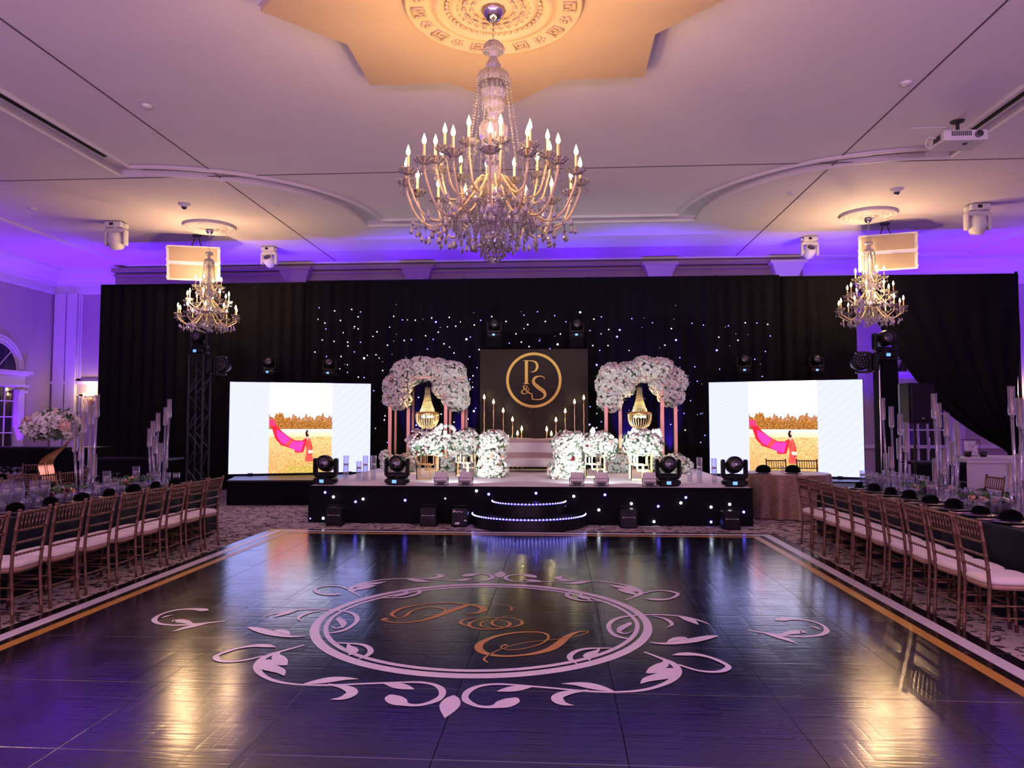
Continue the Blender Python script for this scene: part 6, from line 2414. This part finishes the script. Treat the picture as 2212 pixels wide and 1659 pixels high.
tag(put('small_tumbler', MB().lathe([(.0, 0), (.03, 0), (.037, .11), (.034, .11), (.028, .008), (.0, .008)], 14).mesh('small_tumbler', M_GLASS, True), None, (p.x, 13.6, .757)), 'small glass between the two plates on the tan table', 'glass')

S8 = [2 * PI * i / 8 + .2 for i in range(8)]
round_table('round banquet table at the back left under a dark cloth', 'dark navy round tablecloth at the back left below the tall centrepiece', -8.9, 10.9, .9, M_NAVY, S8, 'copper bamboo-style chair at the back left round table', 'chairs at the back left round table')
round_table('round banquet table at the back right under a dark cloth', 'dark navy round tablecloth at the back right near the white bar', 8.2, 10.6, .9, M_NAVY, S8, 'copper bamboo-style chair at the back right round table', 'chairs at the back right round table')
for cx, cy, side in ((-8.9, 10.9, 'back left round table'), (8.2, 10.6, 'back right round table')):
    for i in range(8):
        a = 2 * PI * i / 8 + .2
        tag(put('charger_plate', PLT, None, (cx + .66 * math.cos(a), cy + .66 * math.sin(a), .757)), 'dark charger plate, %s counter-clockwise from the right, ' % ORD[i] + side, 'plate', 'plates, ' + side)
        tag(put('folded_napkin', NAP, None, (cx + .66 * math.cos(a), cy + .66 * math.sin(a), .775)), 'black folded napkin, %s counter-clockwise from the right, ' % ORD[i] + side, 'napkin', 'napkins, ' + side)
        for da, rr, wh in ((-.22, .44, 'first'), (.0, .40, 'middle'), (.22, .44, 'last')):
            goblet(cx + rr * math.cos(a + da), cy + rr * math.sin(a + da), .757, 'goblets, ' + side, '%s upside-down goblet at the %s place, %s' % (wh, ORD[i], side))

# tall gold centrepiece with a cloud of flowers
ccx, ccy = at(105, 1040, Y=10.75).x, 10.75
t = thing('tall_centrepiece', 'tall gold curved stand with a cloud of white flowers at the left', 'centrepiece', (ccx, ccy, .757))
pth = [at(x, y, Y=ccy) - Vector((ccx, ccy, .757)) for x, y in ((106, 1041), (102, 1022), (99, 1003), (108, 988), (126, 974), (142, 962), (150, 946))]
q_ = crom([tuple(p) for p in pth], 6)
rb = []
for i, p in enumerate(q_):
    u = i / (len(q_) - 1)
    a = u * 2.4
    wdt = .10
    rb.append([(p[0] - wdt * math.cos(a), p[1] - wdt * math.sin(a), max(p[2], .005)), (p[0] + wdt * math.cos(a), p[1] + wdt * math.sin(a), max(p[2], .005) + .01)])
sp = MB().sheet(rb)
sp.tube([(p[0], p[1], max(p[2], .01)) for p in q_], .02, 8)
sp.obj('spiral_stem', M_GOLD, t, True)
MB().lathe([(.0, .0), (.13, .0), (.13, .012), (.0, .014)], 20).obj('base', M_GOLD, t)
floral(t, [blob(90, 922, 28, 22, ccy, .26), (lambda b: b)(blob(118, 914, 32, 28, ccy, .30)), blob(142, 920, 22, 24, ccy, .24)], 60, 160, 300, 'wwwwwwp', 1.8, .05, False)

# ------------------------------------------------------------------ bars and service furniture at the back
xb0, xb1 = at(-40, 966, Y=14.6).x, at(214, 966, Y=14.6).x
zt_ = at(100, 966, Y=14.6).z
bar = thing('bar_counter', 'long black draped bar counter at the back left', 'bar', ((xb0 + xb1) / 2, 14.9, 0))
MB().box((0, 0, zt_ - .02), (xb1 - xb0, .66, .04)).obj('top', M_BLACK, bar)
nseg = 80
MB().sheet([[(-(xb1 - xb0) / 2 + (xb1 - xb0) * i / nseg, -.33 + .015 * math.sin(i * .8), z) for i in range(nseg + 1)] for z in (zt_ - .04, .01)]).obj('drape', M_BLACKCLOTH, bar, True)
MB().sheet([[((xb1 - xb0) / 2, -.33 + .66 * i / 8, z) for i in range(9)] for z in (zt_ - .04, .01)]).obj('side_drape', M_BLACKCLOTH, bar, True)
p = at(268, 1000, Y=13.9)
kz = at(268, 990, Y=13.9).z
t = thing('equipment_desk', 'low black desk between the left bar and the truss tower', 'desk', (p.x + .1, 14.2, 0))
MB().box((0, 0, kz - .02), (1.6, .6, .04)).obj('top', M_BLACK, t)
MB().sheet([[(-.8 + 1.6 * i / 24, -.30 + .012 * math.sin(i * .9), z) for i in range(25)] for z in (kz - .04, .01)]).obj('drape', M_BLACKCLOTH, t, True)
# white front bar at the right
c0_, c1_ = at(2083, 986, Y=14.0), at(2260, 986, Y=14.0)
t = thing('white_bar', 'white panelled bar counter at the right edge holding the framed sign', 'bar', ((c0_.x + c1_.x) / 2, 14.3, 0))
wd_ = c1_.x - c0_.x
MB().box((0, 0, c0_.z / 2 - .03), (wd_ - .1, .56, c0_.z - .06)).obj('front', M_TRIM, t)
MB().box((0, 0, c0_.z - .03), (wd_, .68, .05)).obj('counter_top', M_TRIM, t)
MB().box((0, -.30, c0_.z - .09), (wd_ - .06, .06, .06)).obj('moulding', M_TRIM, t)
# framed sign on it
sp_ = at(2104, 985, Y=14.0)
t = thing('framed_sign', 'white printed sign in a black wire frame on the white bar', 'sign', (sp_.x, 14.1, c0_.z - .004))
k14 = 14.1 / FPX
fr_ = MB()
for z0, z1, wv in ((.0, .30, .15),):
    for yy in (-.03, .09):
        fr_.tube([(-wv, yy, .01), (wv, yy, .01), (wv * 1.1, yy + .03, .31), (-wv * .9, yy + .03, .31), (-wv, yy, .01)], .005, 5)
fr_.tube([(-.15, -.03, .01), (.165, .0, .31)], .004, 5)
fr_.obj('wire_frame', M_BLACK, t)
cdm = MB()
cdm.add([(-.11, -.05, .02), (.11, -.05, .02), (.10, .01, .28), (-.12, .01, .28)], [(0, 1, 2, 3)])
cdm.obj('card', M_PAPER, t)
tx_ = MB()
for i, wv in enumerate((.05, .11, .08, .10, .07, .09)):
    z = .24 - i * .028
    y = -.05 + .06 * (z - .02) / .26 - .003
    tx_.box((-.01, y, z), (wv, .002, .006))
tx_.box((-.06, -.015, .15), (.03, .002, .035))
tx_.box((.06, -.04, .055), (.04, .002, .025))
tx_.obj('printed_lines', M_INK, t)['kind'] = 'stuff'
# small pots on the bar
for x, lab in ((2090, 'small dark pot left of the framed sign'), (2123, 'small dark pot right of the framed sign')):
    p = at(x, 985, Y=14.0)
    tag(MB().lathe([(.0, 0), (.05, 0), (.065, .10), (.058, .10), (.045, .01), (.0, .01)], 14).obj('small_pot', M_DGREY, None, True, (p.x, 13.98, c0_.z - .004)), lab, 'pot')
# black bar boxes behind the right table
p0, p1 = at(1968, 1000, Y=13.0), at(2085, 1000, Y=13.0)
t = thing('draped_table', 'black draped service table behind the farthest right candles', 'table', ((p0.x + p1.x) / 2, 13.25, 0))
zz = at(1990, 998, Y=13.0).z
MB().box((0, 0, zz - .02), (p1.x - p0.x, .6, .04)).obj('top', M_BLACK, t)
MB().sheet([[(-(p1.x - p0.x) / 2 + (p1.x - p0.x) * i / 30, -.30 + .012 * math.sin(i * .9), z) for i in range(31)] for z in (zz - .04, .01)]).obj('drape', M_BLACKCLOTH, t, True)

# loudspeaker on a tripod
sp_ = at(1974, 872, Y=12.4)
t = thing('loudspeaker', 'black loudspeaker on a pole behind the right candle clusters', 'loudspeaker', (sp_.x, 12.4, 0), R(14))
zc = sp_.z
cab = MB()
pts = [(-.24, -.18), (.24, -.18), (.22, .05), (.13, .20), (-.13, .20), (-.22, .05)]
cab.prism(pts, zc - .33, zc + .33)
cab.obj('cabinet', M_BLACK, t)
gr = MB()
gr.bevbox((0, -.185, zc - .01), (.40, .03, .56), .012)
gr.obj('grille', M_BLACK, t)
MB().box((0, -.203, zc - .24), (.05, .004, .015)).obj('badge', M_CHROME, t)
MB().cyl((0, 0, .35), (0, 0, zc - .33), .018, n=10).obj('pole', M_BLACK, t)
for q_ in range(3):
    a = 2 * PI * q_ / 3 + .5
    MB().cyl((0, 0, .75), (.45 * math.cos(a), .45 * math.sin(a), .012), .013, n=8).obj('tripod_leg', M_BLACK, t)

# ------------------------------------------------------------------ wall sconces
def sconce(label, x, y, Y, power):
    p = at(x, y, Y=Y - .12)
    t = thing('wall_sconce', label, 'wall lamp', (p.x, Y - .12, p.z - .3))
    MB().lathe([(.0, -.12), (.04, -.1), (.06, 0), (.03, .1), (.0, .12)], 12, (0, .08, .1)).obj('back_plate', M_GOLD, t, True)
    for sx in (-1, 0, 1):
        ar = MB().tube(crom([(0, .06, .05), (sx * .07, -.02, .0), (sx * .14, -.06, .04), (sx * .15, -.06 - .03 * (sx == 0), .12)], 4), .01, 6)
        ar.obj('arm', M_GOLD, t, True)
        cd = MB().cyl((0, 0, 0), (0, 0, .13), .014, n=8).obj('candle', M_SLEEVE, t, False, (sx * .15, -.06 - .03 * (sx == 0), .12))
        MB().lathe([(.006, .13), (.02, .155), (.014, .19), (.0005, .225)], 8).obj('bulb', M_BULB_S, cd, True)
    point('sconce_light', (p.x, Y - .28, p.z + .12), power, (1.0, .66, .28), .03)


sconce('gold candle wall sconce at the left end of the back wall', 194, 850, YB, 15)
sconce('gold candle wall sconce at the right edge of the picture', 2207, 848, YB, 15)
